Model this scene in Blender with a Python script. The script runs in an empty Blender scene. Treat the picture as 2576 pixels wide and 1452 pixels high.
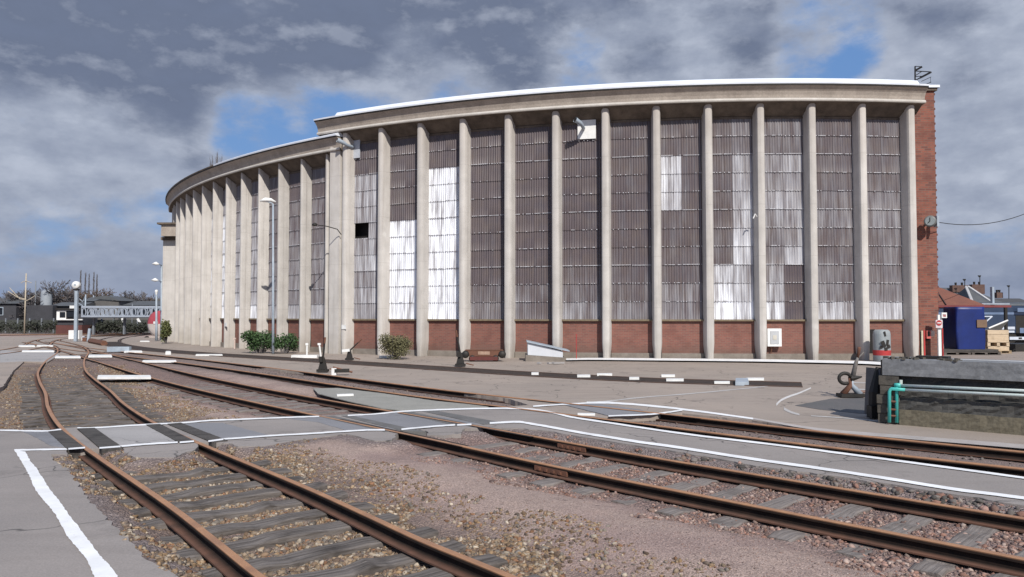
import bpy, math, random
import numpy as np
from mathutils import Vector
from mathutils.geometry import tessellate_polygon
random.seed(7); rng=np.random.default_rng(7)
S=bpy.context.scene; COL=S.collection
PI=math.pi; R=math.radians
# ---------------------------------------------------------------- camera model
F,CX,CY,TH,CH=1900.0,1288.0,726.0,0.0353,2.05
def ray(u,v):
    a=(u-CX)/F; b=-(v-CY)/F
    return (a,math.cos(TH)-b*math.sin(TH),math.sin(TH)+b*math.cos(TH))
def G(u,v,z=0.0):                      # ground point seen at survey pixel u,v
    r=ray(u,v); t=(z-CH)/r[2]; return (r[0]*t,r[1]*t,z)
def Q(u,v,Y):                          # point at distance Y
    r=ray(u,v); t=Y/r[1]; return (r[0]*t,Y,CH+r[2]*t)
def YG(v,z=0.0): return G(CX,v,z)[1]
# ---------------------------------------------------------------- materials
MATS={}; WL={}
class N:
    def __init__(s,name):
        s.m=bpy.data.materials.new(name); s.m.use_nodes=True; s.t=s.m.node_tree; s.t.nodes.clear()
        s.o=s.new('ShaderNodeOutputMaterial'); s.b=s.new('ShaderNodeBsdfPrincipled'); s.L(s.b.outputs[0],s.o.inputs[0])
    def new(s,k,**kw):
        n=s.t.nodes.new(k)
        for a,b in kw.items(): setattr(n,a,b)
        return n
    def L(s,a,b): s.t.links.new(a,b)
    def put(s,i,v):
        if hasattr(v,'is_output') : s.L(v,i)
        elif isinstance(v,(tuple,list)) and len(v)==3 and i.type=='RGBA': i.default_value=(*v,1)
        else: i.default_value=v
    def math(s,op,a,b=0.0,c=0.0,clamp=False):
        n=s.new('ShaderNodeMath',operation=op,use_clamp=clamp)
        s.put(n.inputs[0],a); s.put(n.inputs[1],b)
        if op in('MULTIPLY_ADD','SMOOTH_MIN'): s.put(n.inputs[2],c)
        return n.outputs[0]
    def mix(s,f,a,b,mode='MIX'):
        n=s.new('ShaderNodeMix',data_type='RGBA',blend_type=mode)
        s.put(n.inputs[0],f); s.put(n.inputs[6],a); s.put(n.inputs[7],b); return n.outputs[2]
    def noise(s,vec,scale,detail=4,rough=.55):
        n=s.new('ShaderNodeTexNoise'); s.L(vec,n.inputs['Vector']); n.inputs['Scale'].default_value=scale
        n.inputs['Detail'].default_value=detail; n.inputs['Roughness'].default_value=rough; return n.outputs['Fac']
    def vor(s,vec,scale,feature='F1',out='Distance'):
        n=s.new('ShaderNodeTexVoronoi',feature=feature); s.L(vec,n.inputs['Vector']); n.inputs['Scale'].default_value=scale
        return n.outputs[out]
    def ramp(s,f,a,b,smooth=False):
        n=s.new('ShaderNodeMapRange'); n.clamp=True
        if smooth: n.interpolation_type='SMOOTHSTEP'
        s.put(n.inputs[0],f); n.inputs[1].default_value=a; n.inputs[2].default_value=b; return n.outputs[0]
    def coord(s,kind='Object'): return s.new('ShaderNodeTexCoord').outputs[kind]
    def pos(s): return s.new('ShaderNodeNewGeometry').outputs['Position']
    def scale(s,vec,x,y,z):
        n=s.new('ShaderNodeVectorMath',operation='MULTIPLY'); s.L(vec,n.inputs[0]); n.inputs[1].default_value=(x,y,z); return n.outputs[0]
    def attr(s,name,out='Color'):
        n=s.new('ShaderNodeAttribute',attribute_name=name); return n.outputs[out]
    def bump(s,h,strength=.5,dist=.02,prev=None):
        n=s.new('ShaderNodeBump'); n.inputs['Strength'].default_value=strength; n.inputs['Distance'].default_value=dist
        s.L(h,n.inputs['Height'])
        if prev is not None: s.L(prev,n.inputs['Normal'])
        return n.outputs[0]
    def end(s,col,rough=.8,normal=None,metal=0.0,spec=.5):
        s.put(s.b.inputs['Base Color'],col); s.put(s.b.inputs['Roughness'],rough); s.put(s.b.inputs['Metallic'],metal)
        s.b.inputs['Specular IOR Level'].default_value=spec
        if normal is not None: s.L(normal,s.b.inputs['Normal'])
        return s.m
def simple(name,c1,c2=None,scale=3.0,rough=.8,bump=.3,bscale=None,metal=0.0,spec=.4,streak=None,fine=.25):
    if name in MATS: return MATS[name]
    n=N(name); c2=c2 or tuple(x*.72 for x in c1); p=n.pos()
    f=n.ramp(n.noise(p,scale,6,.65),.35,.68)
    col=n.mix(f,c1,c2)
    if fine:
        g=n.ramp(n.noise(p,scale*14,3,.6),.3,.7); col=n.mix(fine,col,n.mix(g,tuple(x*.55 for x in c1),tuple(min(1,x*1.3) for x in c1)))
    if streak:
        st=n.ramp(n.noise(n.scale(p,streak,streak,streak*.07),1.0,5,.6),.5,.78)
        col=n.mix(n.math('MULTIPLY',st,.55),col,tuple(x*.5 for x in c1))
    nm=n.bump(n.noise(p,bscale or scale*12,4,.6),bump,.01) if bump else None
    MATS[name]=n.end(col,rough,nm,metal,spec); return MATS[name]
# ---------------------------------------------------------------- mesh helpers
class MB:
    def __init__(s): s.v=[];s.f=[];s.uv=[];s.at=[]
    def add(s,vs,fs):
        o=len(s.v); s.v+= [tuple(x) for x in vs]; s.f+=[tuple(i+o for i in f) for f in fs]; return s
    def box(s,c,d,rz=0.0,rx=0.0,ry=0.0):
        sx,sy,sz=d[0]/2,d[1]/2,d[2]/2; pts=[]
        for z in(-sz,sz):
            for x,y in((-sx,-sy),(sx,-sy),(sx,sy),(-sx,sy)):
                v=Vector((x,y,z))
                if rx: v.rotate(__import__('mathutils').Euler((rx,0,0)))
                if ry: v.rotate(__import__('mathutils').Euler((0,ry,0)))
                if rz: v.rotate(__import__('mathutils').Euler((0,0,rz)))
                pts.append((v.x+c[0],v.y+c[1],v.z+c[2]))
        return s.add(pts,[(0,3,2,1),(4,5,6,7),(0,1,5,4),(1,2,6,5),(2,3,7,6),(3,0,4,7)])
    def tube(s,pts,r,n=8,cap=True):
        pts=[Vector(p) for p in pts]; rs=r if isinstance(r,(list,tuple)) else [r]*len(pts)
        rings=[];up=None
        for i,p in enumerate(pts):
            t=(pts[min(i+1,len(pts)-1)]-pts[max(i-1,0)]).normalized()
            if up is None: up=Vector((0,0,1)) if abs(t.z)<.9 else Vector((1,0,0))
            a=t.cross(up)
            if a.length<1e-4: a=t.cross(Vector((0,1,0)))
            a.normalize(); b=a.cross(t).normalized(); up=b
            rings.append([p+a*math.cos(2*PI*k/n)*rs[i]+b*math.sin(2*PI*k/n)*rs[i] for k in range(n)])
        vs=[q for g in rings for q in g]; fs=[]
        for i in range(len(pts)-1):
            for k in range(n): fs.append((i*n+k,i*n+(k+1)%n,(i+1)*n+(k+1)%n,(i+1)*n+k))
        if cap: fs.append(tuple(range(n-1,-1,-1))); fs.append(tuple((len(pts)-1)*n+k for k in range(n)))
        return s.add(vs,fs)
    def prism(s,poly,z0,z1):           # plan polygon, possibly concave
        tr=tessellate_polygon([[Vector((p[0],p[1],0)) for p in poly]]); n=len(poly)
        vs=[(p[0],p[1],z1) for p in poly]+[(p[0],p[1],z0) for p in poly]; fs=[]
        for t in tr:
            a,b,c=[Vector(vs[i]) for i in t]
            if (b-a).cross(c-a).z<0: t=t[::-1]
            fs.append(tuple(t))
        ar=sum(poly[i][0]*poly[(i+1)%n][1]-poly[(i+1)%n][0]*poly[i][1] for i in range(n))
        for i in range(n):
            j=(i+1)%n; q=(i,n+i,n+j,j); fs.append(q if ar>0 else q[::-1])
        return s.add(vs,fs)
    def lathe(s,c,prof,n=20,rx=0.0,rz=0.0):
        vs=[];fs=[]
        import mathutils
        e=mathutils.Euler((rx,0,rz))
        for r,z in prof:
            for k in range(n):
                v=Vector((r*math.cos(2*PI*k/n),r*math.sin(2*PI*k/n),z)); v.rotate(e); vs.append((v.x+c[0],v.y+c[1],v.z+c[2]))
        for i in range(len(prof)-1):
            for k in range(n): fs.append((i*n+k,i*n+(k+1)%n,(i+1)*n+(k+1)%n,(i+1)*n+k))
        return s.add(vs,fs)
    def quad(s,a,b,c,d): return s.add([a,b,c,d],[(0,1,2,3)])
    def build(s,name,mat,parent=None,smooth=False,origin=None):
        me=bpy.data.meshes.new(name)
        if parent is not None: o0=Vector(WL.get(parent.name,(0,0,0)))
        else:
            if origin is None:
                a=np.array(s.v); o0=Vector(((a[:,0].min()+a[:,0].max())/2,(a[:,1].min()+a[:,1].max())/2,a[:,2].min()))
            else: o0=Vector(origin)
        a=np.array(s.v,float)-np.array(o0)
        me.from_pydata(a.tolist(),[],s.f); 
        if s.uv:
            l=me.uv_layers.new(name='UVMap'); vi=np.empty(len(me.loops),int); me.loops.foreach_get('vertex_index',vi)
            l.data.foreach_set('uv',np.array(s.uv,float)[vi].ravel())
        if s.at:
            x=me.attributes.new('white','FLOAT','POINT'); x.data.foreach_set('value',np.array(s.at,float))
        me.materials.append(mat); 
        if smooth: me.polygons.foreach_set('use_smooth',[True]*len(me.polygons))
        me.update()
        o=bpy.data.objects.new(name,me); COL.objects.link(o)
        if parent is not None: o.parent=parent
        else: o.location=o0
        WL[o.name]=tuple(o0)
        return o
def tag(o,label,cat=None,group=None,kind=None):
    if label:o['label']=label
    if cat:o['category']=cat
    if group:o['group']=group
    if kind:o['kind']=kind
    return o
def thing(name,label,cat,loc,group=None,rz=0):
    o=bpy.data.objects.new(name,None); COL.objects.link(o); o.location=loc; WL[o.name]=tuple(loc); o.empty_display_size=.2
    o.rotation_euler=(0,0,rz)
    return tag(o,label,cat,group)
def local(name,mb,mat,parent,smooth=False):      # mesh given in the parent's own coordinates
    w=WL[parent.name]; WL[parent.name]=(0,0,0); o=mb.build(name,mat,parent,smooth); WL[parent.name]=w; return o
def struct(o): o['kind']='structure'; return o
# ---------------------------------------------------------------- curves
def cr(P,n=10):
    P=np.array(P,float); P=np.vstack([2*P[0]-P[1],P,2*P[-1]-P[-2]]);out=[]
    for i in range(1,len(P)-2):
        a,b,c,d=P[i-1:i+3]
        for t in np.linspace(0,1,n,endpoint=False):
            out.append(.5*((2*b)+(-a+c)*t+(2*a-5*b+4*c-d)*t*t+(-a+3*b-3*c+d)*t**3))
    out.append(P[-2]);return np.array(out)
TA=[(-41.4,87),(-41.5,80),(-41.6,73),(-40.3,67),(-38,62),(-34,56.5),(-29.3,50),(-24.7,42.6),(-20.4,34.6),(-16.8,28.3),(-14.2,24.2),(-11.73,20.5),(-9.82,17.5),(-8.11,15),(-6.61,13),(-5.24,11.3),(-4.0,9.8),(-2.94,8.5),(-2.09,7.4),(-1.4,6.5),(-0.72,5.7),(0.1,4.7),(1.1,3.5)]
TB=[(-36.82,58.35),(-30.52,50.59),(-24.99,43.56),(-20.17,37.23),(-15.95,31.59),(-12.23,26.64),(-8.87,22.4),(-5.84,18.81),(-3.14,15.75),(-0.8,13.12),(1.21,10.8),(3.08,8.83),(4.8,7.04),(6.48,5.26),(8.6,3.1)]
TC=[(-35.38,56.66),(-29.78,50.03),(-24.47,44.21),(-19.5,39.12),(-14.99,34.54),(-11.07,30.31),(-7.66,26.43),(-4.68,22.91),(-1.95,19.83),(0.66,17.23),(3.03,14.85),(5.19,12.64),(7.37,10.71),(9.63,8.93),(13,6.4)]
TD=[(-41.13,87.04),(-38.58,76.35),(-35.19,66.85),(-31.17,58.51),(-26.66,51.37),(-21.77,45.44),(-16.73,40.67),(-11.84,36.7),(-7.31,33.14),(-3.25,29.77),(0.53,26.63),(4.39,24.04),(8.6,22.48)]
TE=[(-26.0,30),(-27.1,36),(-28.44,42.05),(-31.89,50.5),(-36.3,58.36),(-39.6,65),(-41.3,71.5)]
TF=[(-110,62),(-80,69),(-57.25,76.61),(-47,82.8),(-38,88),(-30,92)]
def norms(C):
    T=np.gradient(C,axis=0); T/=np.hypot(T[:,0],T[:,1])[:,None]; return np.c_[-T[:,1],T[:,0]],T
def offset(C,d): return C+norms(C)[0]*d
CA,CB,CC,CD,CE,CF_=[cr(t) for t in(TA,TB,TC,TD,TE,TF)]
def lateral(P,C):                       # signed distance of points to a polyline
    out=np.full(len(P),1e9); A=C[:-1];B=C[1:];AB=B-A;L2=(AB**2).sum(1)
    for a,ab,l2 in zip(A,AB,L2):
        d=P-a; t=np.clip((d@ab)/l2,0,1); e=d-t[:,None]*ab; q=np.hypot(e[:,0],e[:,1]); s=np.sign(ab[0]*d[:,1]-ab[1]*d[:,0])
        m=q<np.abs(out); out[m]=(q*s)[m]
    return out
def strip(C,prof,closed=False):         # sweep a cross-section (offset, z) list along a plan curve
    n,_=norms(C); vs=[];fs=[];k=len(prof)
    for i in range(len(C)):
        for a,z in prof: vs.append((C[i,0]+n[i,0]*a,C[i,1]+n[i,1]*a,z))
    for i in range(len(C)-1):
        for j in range(k if closed else k-1):
            a=i*k+j;b=i*k+(j+1)%k; fs.append((a,a+k,b+k,b))
    if closed: fs.append(tuple(range(k))); fs.append(tuple((len(C)-1)*k+j for j in range(k-1,-1,-1)))
    return vs,fs
exec_parts=[]
# ---------------------------------------------------------------- light, sky, camera
S.view_settings.view_transform='Standard'; S.view_settings.look='None'; S.view_settings.exposure=-.10; S.view_settings.gamma=1
SUN_AZ,SUN_EL=R(17),R(40)
cam=bpy.data.cameras.new('camera'); co=bpy.data.objects.new('camera',cam); COL.objects.link(co)
co.location=(0,0,CH); co.rotation_euler=(PI/2+TH,0,0); cam.sensor_width=36; cam.lens=36*F/2576; cam.clip_end=3000; cam.clip_start=.05
S.camera=co
sl=bpy.data.lights.new('sun','SUN'); sl.energy=5.0; sl.angle=R(.5); sl.color=(1,.95,.88)
so=bpy.data.objects.new('sun',sl); COL.objects.link(so)
sd=Vector((math.sin(SUN_AZ)*math.cos(SUN_EL),-math.cos(SUN_AZ)*math.cos(SUN_EL),math.sin(SUN_EL)))
so.rotation_euler=sd.to_track_quat('Z','Y').to_euler(); so.location=(10,-20,30)
W=bpy.data.worlds.new('World'); S.world=W; W.use_nodes=True; t=W.node_tree; t.nodes.clear()
class WN(N):
    def __init__(s,t): s.t=t
w=WN(t); out=w.new('ShaderNodeOutputWorld'); bg=w.new('ShaderNodeBackground'); w.L(bg.outputs[0],out.inputs[0]); bg.inputs[1].default_value=.1
sky=w.new('ShaderNodeTexSky',sky_type='NISHITA'); sky.sun_disc=False; sky.sun_elevation=SUN_EL; sky.sun_rotation=PI-SUN_AZ
sky.air_density=1.3; sky.dust_density=.6; sky.ozone_density=2.5
d=w.coord('Generated')
sep=w.new('ShaderNodeSeparateXYZ'); w.L(d,sep.inputs[0])
zz=w.math('ADD',w.math('MAXIMUM',sep.outputs[2],0),.30)
px=w.math('DIVIDE',sep.outputs[0],zz); py=w.math('DIVIDE',sep.outputs[1],zz)
cmb=w.new('ShaderNodeCombineXYZ'); w.L(px,cmb.inputs[0]); w.L(py,cmb.inputs[1]); cmb.inputs[2].default_value=3.7
P=cmb.outputs[0]
wz=w.new('ShaderNodeCombineXYZ'); w.L(w.math('MULTIPLY',sep.outputs[0],2.2),wz.inputs[0]); w.L(w.math('MULTIPLY',sep.outputs[1],2.2),wz.inputs[1]); w.L(w.math('MULTIPLY',sep.outputs[2],4.2),wz.inputs[2])
big=w.noise(wz.outputs[0],1.6,2,.5); det=w.noise(wz.outputs[0],4.2,9,.62)
cov=w.math('ADD',w.math('MULTIPLY',big,.55),w.math('MULTIPLY',det,.45))
def blob(u,v,deg,amp):                # a soft bump in the sky around one direction
    global cov
    r=Vector(ray(u,v)).normalized(); n=w.new('ShaderNodeVectorMath',operation='DOT_PRODUCT'); w.L(d,n.inputs[0]); n.inputs[1].default_value=r
    m=w.ramp(n.outputs['Value'],math.cos(R(deg)),1.0,True); cov=w.math('MULTIPLY_ADD',m,amp,cov)
for b in [(450,60,17,.16),(1050,110,13,.14),(1700,60,7,.03),(1500,330,6,-.05),(100,330,11,.09),(60,600,9,.0),(2480,260,9,.14),(2250,60,7,.06),
          (720,345,7,-.11),(980,290,7,-.13),(1180,265,4,-.11),(1420,60,7,.08),(2080,125,5,-.19),(2180,110,3,-.07),(2000,-20,7,.12),(1600,10,8,.09),(850,300,6,-.12),(1450,175,4,-.11),(2420,330,5,.06),
          (600,300,4,-.08),(160,500,4.5,-.10),(380,500,4,-.1),(2450,600,7,-.03),(1620,170,3.5,.08),(360,670,2.6,.1),(420,330,4,.1)]: blob(*b)
def shiftn(dx,dy,sc,dt):
    o=w.new('ShaderNodeVectorMath',operation='ADD'); w.L(wz.outputs[0],o.inputs[0]); o.inputs[1].default_value=(dx,dy,.055); return w.noise(o.outputs[0],sc,dt,.58)
relief=w.math('SUBTRACT',w.noise(wz.outputs[0],4.4,7,.58),shiftn(.02,0,4.4,7)); relief=w.math('MULTIPLY_ADD',relief,3.0,.5,clamp=True)
fac=w.ramp(cov,.41,.565,True)
tcov=cov
for (u,v,dg,am) in((2480,330,10,-.26),(1650,175,6,-.12),(2150,160,4,-.08),(100,560,12,-.24),(420,330,5,-.08),(365,675,3,-.12),(1050,215,6,-.13),(2250,170,4,-.14),(2560,600,7,-.05),(250,130,12,.07),(1050,70,9,.06),(2350,150,5,.06)):
    r=Vector(ray(u,v)).normalized(); n=w.new('ShaderNodeVectorMath',operation='DOT_PRODUCT'); w.L(d,n.inputs[0]); n.inputs[1].default_value=r
    tcov=w.math('MULTIPLY_ADD',w.ramp(n.outputs['Value'],math.cos(R(dg)),1.0,True),am,tcov)
thick=w.ramp(tcov,.47,.70,True)
tex=w.noise(wz.outputs[0],7,7,.6)
cl=w.mix(thick,(5.2,5.75,6.9),(1.60,1.95,2.85)); cl=w.mix(w.math('MULTIPLY',w.math('SUBTRACT',1.0,relief),.50),cl,(1.85,2.3,3.5)); cl=w.mix(w.math('MULTIPLY',w.ramp(relief,.55,1.0),.45),cl,(5.2,5.7,6.9))
cl=w.mix(w.math('MULTIPLY',w.ramp(tex,.35,.7),.30),cl,(1.95,2.35,3.4))
low=w.ramp(sep.outputs[2],.0,.14,True)
cl=w.mix(w.math('MULTIPLY',w.math('SUBTRACT',1.0,low),.6),cl,(2.2,2.7,4.0))
blue=w.mix(.8,sky.outputs[0],(1.5,3.1,6.6))
w.L(w.mix(fac,blue,cl),bg.inputs[0])
# ---------------------------------------------------------------- materials of the place
def asphalt(name,c1,c2,seed=0.0,crack=True):
    n=N(name); p=n.pos()
    o=n.new('ShaderNodeVectorMath',operation='ADD'); n.L(p,o.inputs[0]); o.inputs[1].default_value=(seed,seed,0); p=o.outputs[0]
    col=n.mix(n.ramp(n.noise(p,.35,5,.6),.35,.65),c1,c2)
    st=n.noise(n.scale(p,.3,2.2,1),1.0,4,.6)
    col=n.mix(n.math('MULTIPLY',n.ramp(st,.50,.72),.55),col,tuple(x*.66 for x in c1))
    dk=n.ramp(n.noise(p,.8,6,.7),.56,.70); col=n.mix(n.math('MULTIPLY',dk,.62),col,tuple(x*.5 for x in c2))
    gr=n.noise(p,60,3,.7); col=n.mix(.22,col,n.mix(n.ramp(gr,.3,.7),tuple(x*.4 for x in c1),tuple(x*1.6 for x in c1)))
    h=n.noise(p,90,3,.7)
    if crack:
        wv=n.new('ShaderNodeVectorMath',operation='ADD'); ns=n.new('ShaderNodeTexNoise'); n.L(p,ns.inputs['Vector']); ns.inputs['Scale'].default_value=1.5
        n.L(p,wv.inputs[0]); n.L(ns.outputs['Color'],wv.inputs[1])
        e=n.vor(wv.outputs[0],.45,'DISTANCE_TO_EDGE'); c=n.math('SUBTRACT',1.0,n.ramp(e,.0,.010)); 
        msk=n.ramp(n.noise(p,.3,2,.5),.42,.52); c=n.math('MULTIPLY',c,msk); col=n.mix(n.math('MULTIPLY',c,.8),col,(.03,.03,.03)); sp=n.ramp(n.vor(p,1.7),.10,.05); sm_=n.ramp(n.noise(p,.6,3,.6),.52,.60); col=n.mix(n.math('MULTIPLY',n.math('MULTIPLY',sp,sm_),.5),col,(.07,.065,.06))
    return n.end(col,.85,n.bump(h,.35,.006),spec=.3)
M_YARD=asphalt('yard_asphalt',(.345,.288,.245),(.275,.235,.205))
M_PATH=asphalt('path_asphalt',(.30,.268,.248),(.235,.213,.20),13)
M_CONC=asphalt('pale_concrete',(.37,.35,.34),(.30,.29,.285),31)
M_PATCH=asphalt('blue_grey_patch',(.235,.233,.245),(.19,.19,.20),51,False)
def paint_mat():
    n=N('road_paint'); p=n.pos(); col=n.mix(n.ramp(n.noise(p,2.5,5,.6),.35,.7),(.86,.86,.86),(.70,.70,.70))
    wr=n.ramp(n.noise(p,14,6,.75),.60,.68); pm=n.ramp(n.noise(p,.9,2,.5),.38,.62); col=n.mix(n.math('MULTIPLY',n.math('MULTIPLY',wr,pm),.8),col,(.26,.24,.23))
    return n.end(col,.65,n.bump(n.noise(p,60,3,.6),.2,.004),spec=.3)
M_LINE=paint_mat()
M_LINEOLD=simple('worn_road_paint',(.52,.50,.48),(.33,.31,.30),3,.7,.1,fine=.3)
M_COL=simple('column_concrete',(.53,.49,.45),(.43,.395,.36),.9,.85,.25,20,streak=2.2,fine=.12)
M_LIP=simple('sunlit_lip',(.56,.53,.49),(.40,.37,.33),1.5,.7,.2,fine=.2)  # sunlit highlight of the cornice lip put into a paler colour
def column_mat():
    n=N('weathered_columns'); p=n.pos(); oi=n.new('ShaderNodeObjectInfo')
    base=n.mix(n.ramp(n.noise(p,.9,6,.65),.35,.68),(.58,.55,.515),(.46,.435,.405))
    st=n.ramp(n.noise(n.scale(p,5,5,.22),1.0,5,.6),.50,.75); base=n.mix(n.math('MULTIPLY',st,.42),base,(.27,.24,.215))
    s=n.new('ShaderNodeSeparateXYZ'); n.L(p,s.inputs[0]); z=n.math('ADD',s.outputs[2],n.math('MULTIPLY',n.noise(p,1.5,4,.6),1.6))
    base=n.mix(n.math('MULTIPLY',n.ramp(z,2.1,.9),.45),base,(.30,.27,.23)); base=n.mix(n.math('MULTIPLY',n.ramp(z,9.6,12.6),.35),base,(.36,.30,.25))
    j=n.math('FRACT',n.math('MULTIPLY',s.outputs[2],.42)); base=n.mix(n.math('MULTIPLY',n.ramp(j,.015,.0),.3),base,(.2,.18,.16))
    pt=n.ramp(n.vor(p,.55),.16,.13); pm=n.ramp(n.noise(p,.4,2,.5),.58,.62); base=n.mix(n.math('MULTIPLY',n.math('MULTIPLY',pt,pm),.5),base,(.62,.60,.57))
    v=n.new('ShaderNodeHueSaturation'); n.L(base,v.inputs['Color']); n.L(n.math('MULTIPLY_ADD',oi.outputs['Random'],.16,.91),v.inputs['Value'])
    return n.end(v.outputs[0],.86,n.bump(n.noise(p,18,5,.65),.35,.012),spec=.3)
M_COL=column_mat()
M_COR=simple('cornice_concrete',(.40,.35,.30),(.25,.21,.18),1.0,.9,.4,14,streak=2.4,fine=.32)
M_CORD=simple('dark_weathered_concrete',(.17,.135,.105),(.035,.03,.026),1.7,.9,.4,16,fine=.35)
M_ROOFW=simple('white_roof_edge',(.80,.84,.90),(.66,.70,.78),1.2,.35,0,metal=0,spec=.6,fine=0)
M_BLACK=simple('black_metal',(.015,.014,.013),(.03,.025,.02),4,.6,.1)
M_DARKIN=simple('dark_interior',(.02,.018,.018),None,2,.9,0)
M_SILL=simple('mossy_sill',(.22,.17,.11),(.12,.10,.07),5,.9,.5)
M_PLINTH=simple('plinth_concrete',(.25,.22,.19),(.14,.12,.10),2,.9,.4)
def brick(name,c1,c2,mortar,sc=1.0):
    n=N(name); uv=n.coord('UV'); b=n.new('ShaderNodeTexBrick'); n.L(uv,b.inputs['Vector'])
    b.inputs['Scale'].default_value=1; b.inputs['Brick Width'].default_value=.23*sc; b.inputs['Row Height'].default_value=.078*sc
    b.inputs['Mortar Size'].default_value=.011*sc; b.inputs['Mortar Smooth'].default_value=.3; b.inputs['Bias'].default_value=-.2
    b.inputs['Color1'].default_value=(*c1,1); b.inputs['Color2'].default_value=(*c2,1); b.inputs['Mortar'].default_value=(*mortar,1)
    p=n.pos(); col=n.mix(n.math('MULTIPLY',n.ramp(n.noise(p,1.1,5,.65),.48,.72),.55),b.outputs[0],tuple(x*.45 for x in c1))
    col=n.mix(n.math('MULTIPLY',n.ramp(n.noise(p,.55,3,.6),.55,.7),.3),col,tuple(x*1.25 for x in c2))
    s=n.new('ShaderNodeSeparateXYZ'); n.L(p,s.inputs[0])
    wet=n.ramp(n.math('ADD',s.outputs[2],n.math('MULTIPLY',n.noise(p,1.6,4,.6),.7)),1.15,.75)
    col=n.mix(n.math('MULTIPLY',wet,.38),col,(.12,.09,.075))
    return n.end(col,.9,n.bump(b.outputs['Fac'],-.5,.01),spec=.2)
M_BRICK=brick('infill_brick',(.245,.10,.078),(.165,.075,.065),(.20,.135,.11))
M_BRICKE=brick('end_wall_brick',(.265,.10,.072),(.12,.058,.052),(.19,.12,.095),1.35)
def cladding():
    n=N('corrugated_cladding'); uv=n.coord('UV'); wht=n.attr('white','Fac')
    s1=n.noise(n.scale(uv,4.2,.42,1),1.0,4,.55); s2=n.noise(n.scale(uv,17,.55,1),1.0,3,.5)
    s=n.math('ADD',n.math('MULTIPLY',s1,.66),n.math('MULTIPLY',s2,.34))
    k=n.math('MULTIPLY_ADD',n.math('SUBTRACT',s,.5),n.math('MULTIPLY_ADD',wht,4.6,.30),wht)
    k=n.ramp(k,.03,1.0)
    dark=n.mix(n.ramp(s1,.35,.65),(.116,.093,.099),(.076,.061,.070))
    blot=n.ramp(n.noise(uv,1.1,5,.6),.4,.7); dark=n.mix(n.math('MULTIPLY',blot,.5),dark,(.135,.103,.085))
    col=n.mix(k,dark,(.80,.82,.87))
    return n.end(col,n.math('MULTIPLY_ADD',k,.12,.42),n.bump(s2,.15,.01),spec=.5)
M_CLAD=cladding()
def rail_mat():
    n=N('rusty_rail'); p=n.pos(); s=n.new('ShaderNodeSeparateXYZ'); n.L(p,s.inputs[0])
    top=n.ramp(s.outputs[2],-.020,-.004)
    a=n.mix(n.ramp(n.noise(p,6,5,.7),.35,.7),(.010,.007,.006),(.032,.018,.013))  # near-black web: shade under the rail head painted into the colour
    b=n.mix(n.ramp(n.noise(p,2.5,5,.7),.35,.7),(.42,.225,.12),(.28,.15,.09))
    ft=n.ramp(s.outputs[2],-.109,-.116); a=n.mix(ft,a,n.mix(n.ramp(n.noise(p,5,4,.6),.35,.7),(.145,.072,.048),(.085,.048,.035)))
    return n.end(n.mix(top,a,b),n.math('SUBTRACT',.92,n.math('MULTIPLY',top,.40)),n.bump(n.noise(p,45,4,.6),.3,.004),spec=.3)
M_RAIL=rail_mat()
M_RAILD=simple('dark_rusty_rail',(.10,.055,.035),(.04,.025,.02),3,.6,.2,metal=0,spec=.5)
def wood(name,c1,c2):
    n=N(name); v=n.coord('Object'); g=n.noise(n.scale(v,1.2,28,20),1.0,5,.65)
    col=n.mix(n.ramp(g,.3,.7),c1,c2); col=n.mix(n.math('MULTIPLY',n.ramp(n.noise(n.pos(),2.5,4,.6),.5,.7),.6),col,tuple(x*.5 for x in c2))
    return n.end(col,.9,n.bump(g,.8,.02),spec=.2)
M_WOOD=wood('grey_sleeper_wood',(.22,.195,.18),(.050,.042,.036))
M_WOOD2=wood('pale_sleeper',(.27,.24,.22),(.13,.11,.10))
M_BOARD=wood('tarred_timber',(.115,.105,.098),(.050,.046,.043))
M_BAND=simple('oily_trackbed',(.050,.034,.026),(.022,.017,.015),1.6,.85,.5,30)  # trackbed colour, also used as painted shade beside the rails
def ground_mat():
    n=N('ballast_ground'); p=n.pos(); tint=n.attr('tint')
    c=n.vor(p,20,'F1','Color'); dis=n.vor(p,20,'DISTANCE_TO_EDGE'); co_=n.attr('tint','Alpha'); c2=n.vor(p,85,'F1','Color'); c=n.mix(co_,c2,c)
    hs=n.new('ShaderNodeSeparateColor'); n.L(c,hs.inputs[0])
    f=n.math('MULTIPLY_ADD',hs.outputs[0],1.2,.42)
    sc=n.new('ShaderNodeVectorMath',operation='SCALE'); n.L(tint,sc.inputs[0]); n.L(f,sc.inputs[3])
    gap=n.ramp(dis,.0,.22); col=n.mix(n.math('MULTIPLY',n.math('MULTIPLY',n.math('SUBTRACT',1.0,gap),.6),co_),sc.outputs[0],(.03,.025,.022))
    fine=n.ramp(n.noise(p,70,3,.7),.3,.72); col=n.mix(.45,col,n.mix(fine,(.055,.04,.038),(.66,.52,.49)),'MIX')
    md=n.ramp(n.noise(p,7,6,.75),.50,.70); col=n.mix(n.math('MULTIPLY',md,.35),col,(.20,.14,.12)); bk=n.ramp(n.vor(p,3.1),.09,.05); bm=n.ramp(n.noise(p,1.3,4,.6),.52,.58); col=n.mix(n.math('MULTIPLY',n.math('MULTIPLY',bk,bm),.8),col,(.03,.026,.025))
    big=n.ramp(n.noise(p,.9,5,.65),.55,.75); col=n.mix(n.math('MULTIPLY',big,.22),col,(.10,.08,.07))
    h=n.math('ADD',n.math('MULTIPLY',gap,co_),n.noise(p,60,3,.7))
    return n.end(col,.95,n.bump(h,.9,.02),spec=.15)
M_GROUND=ground_mat()
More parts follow.
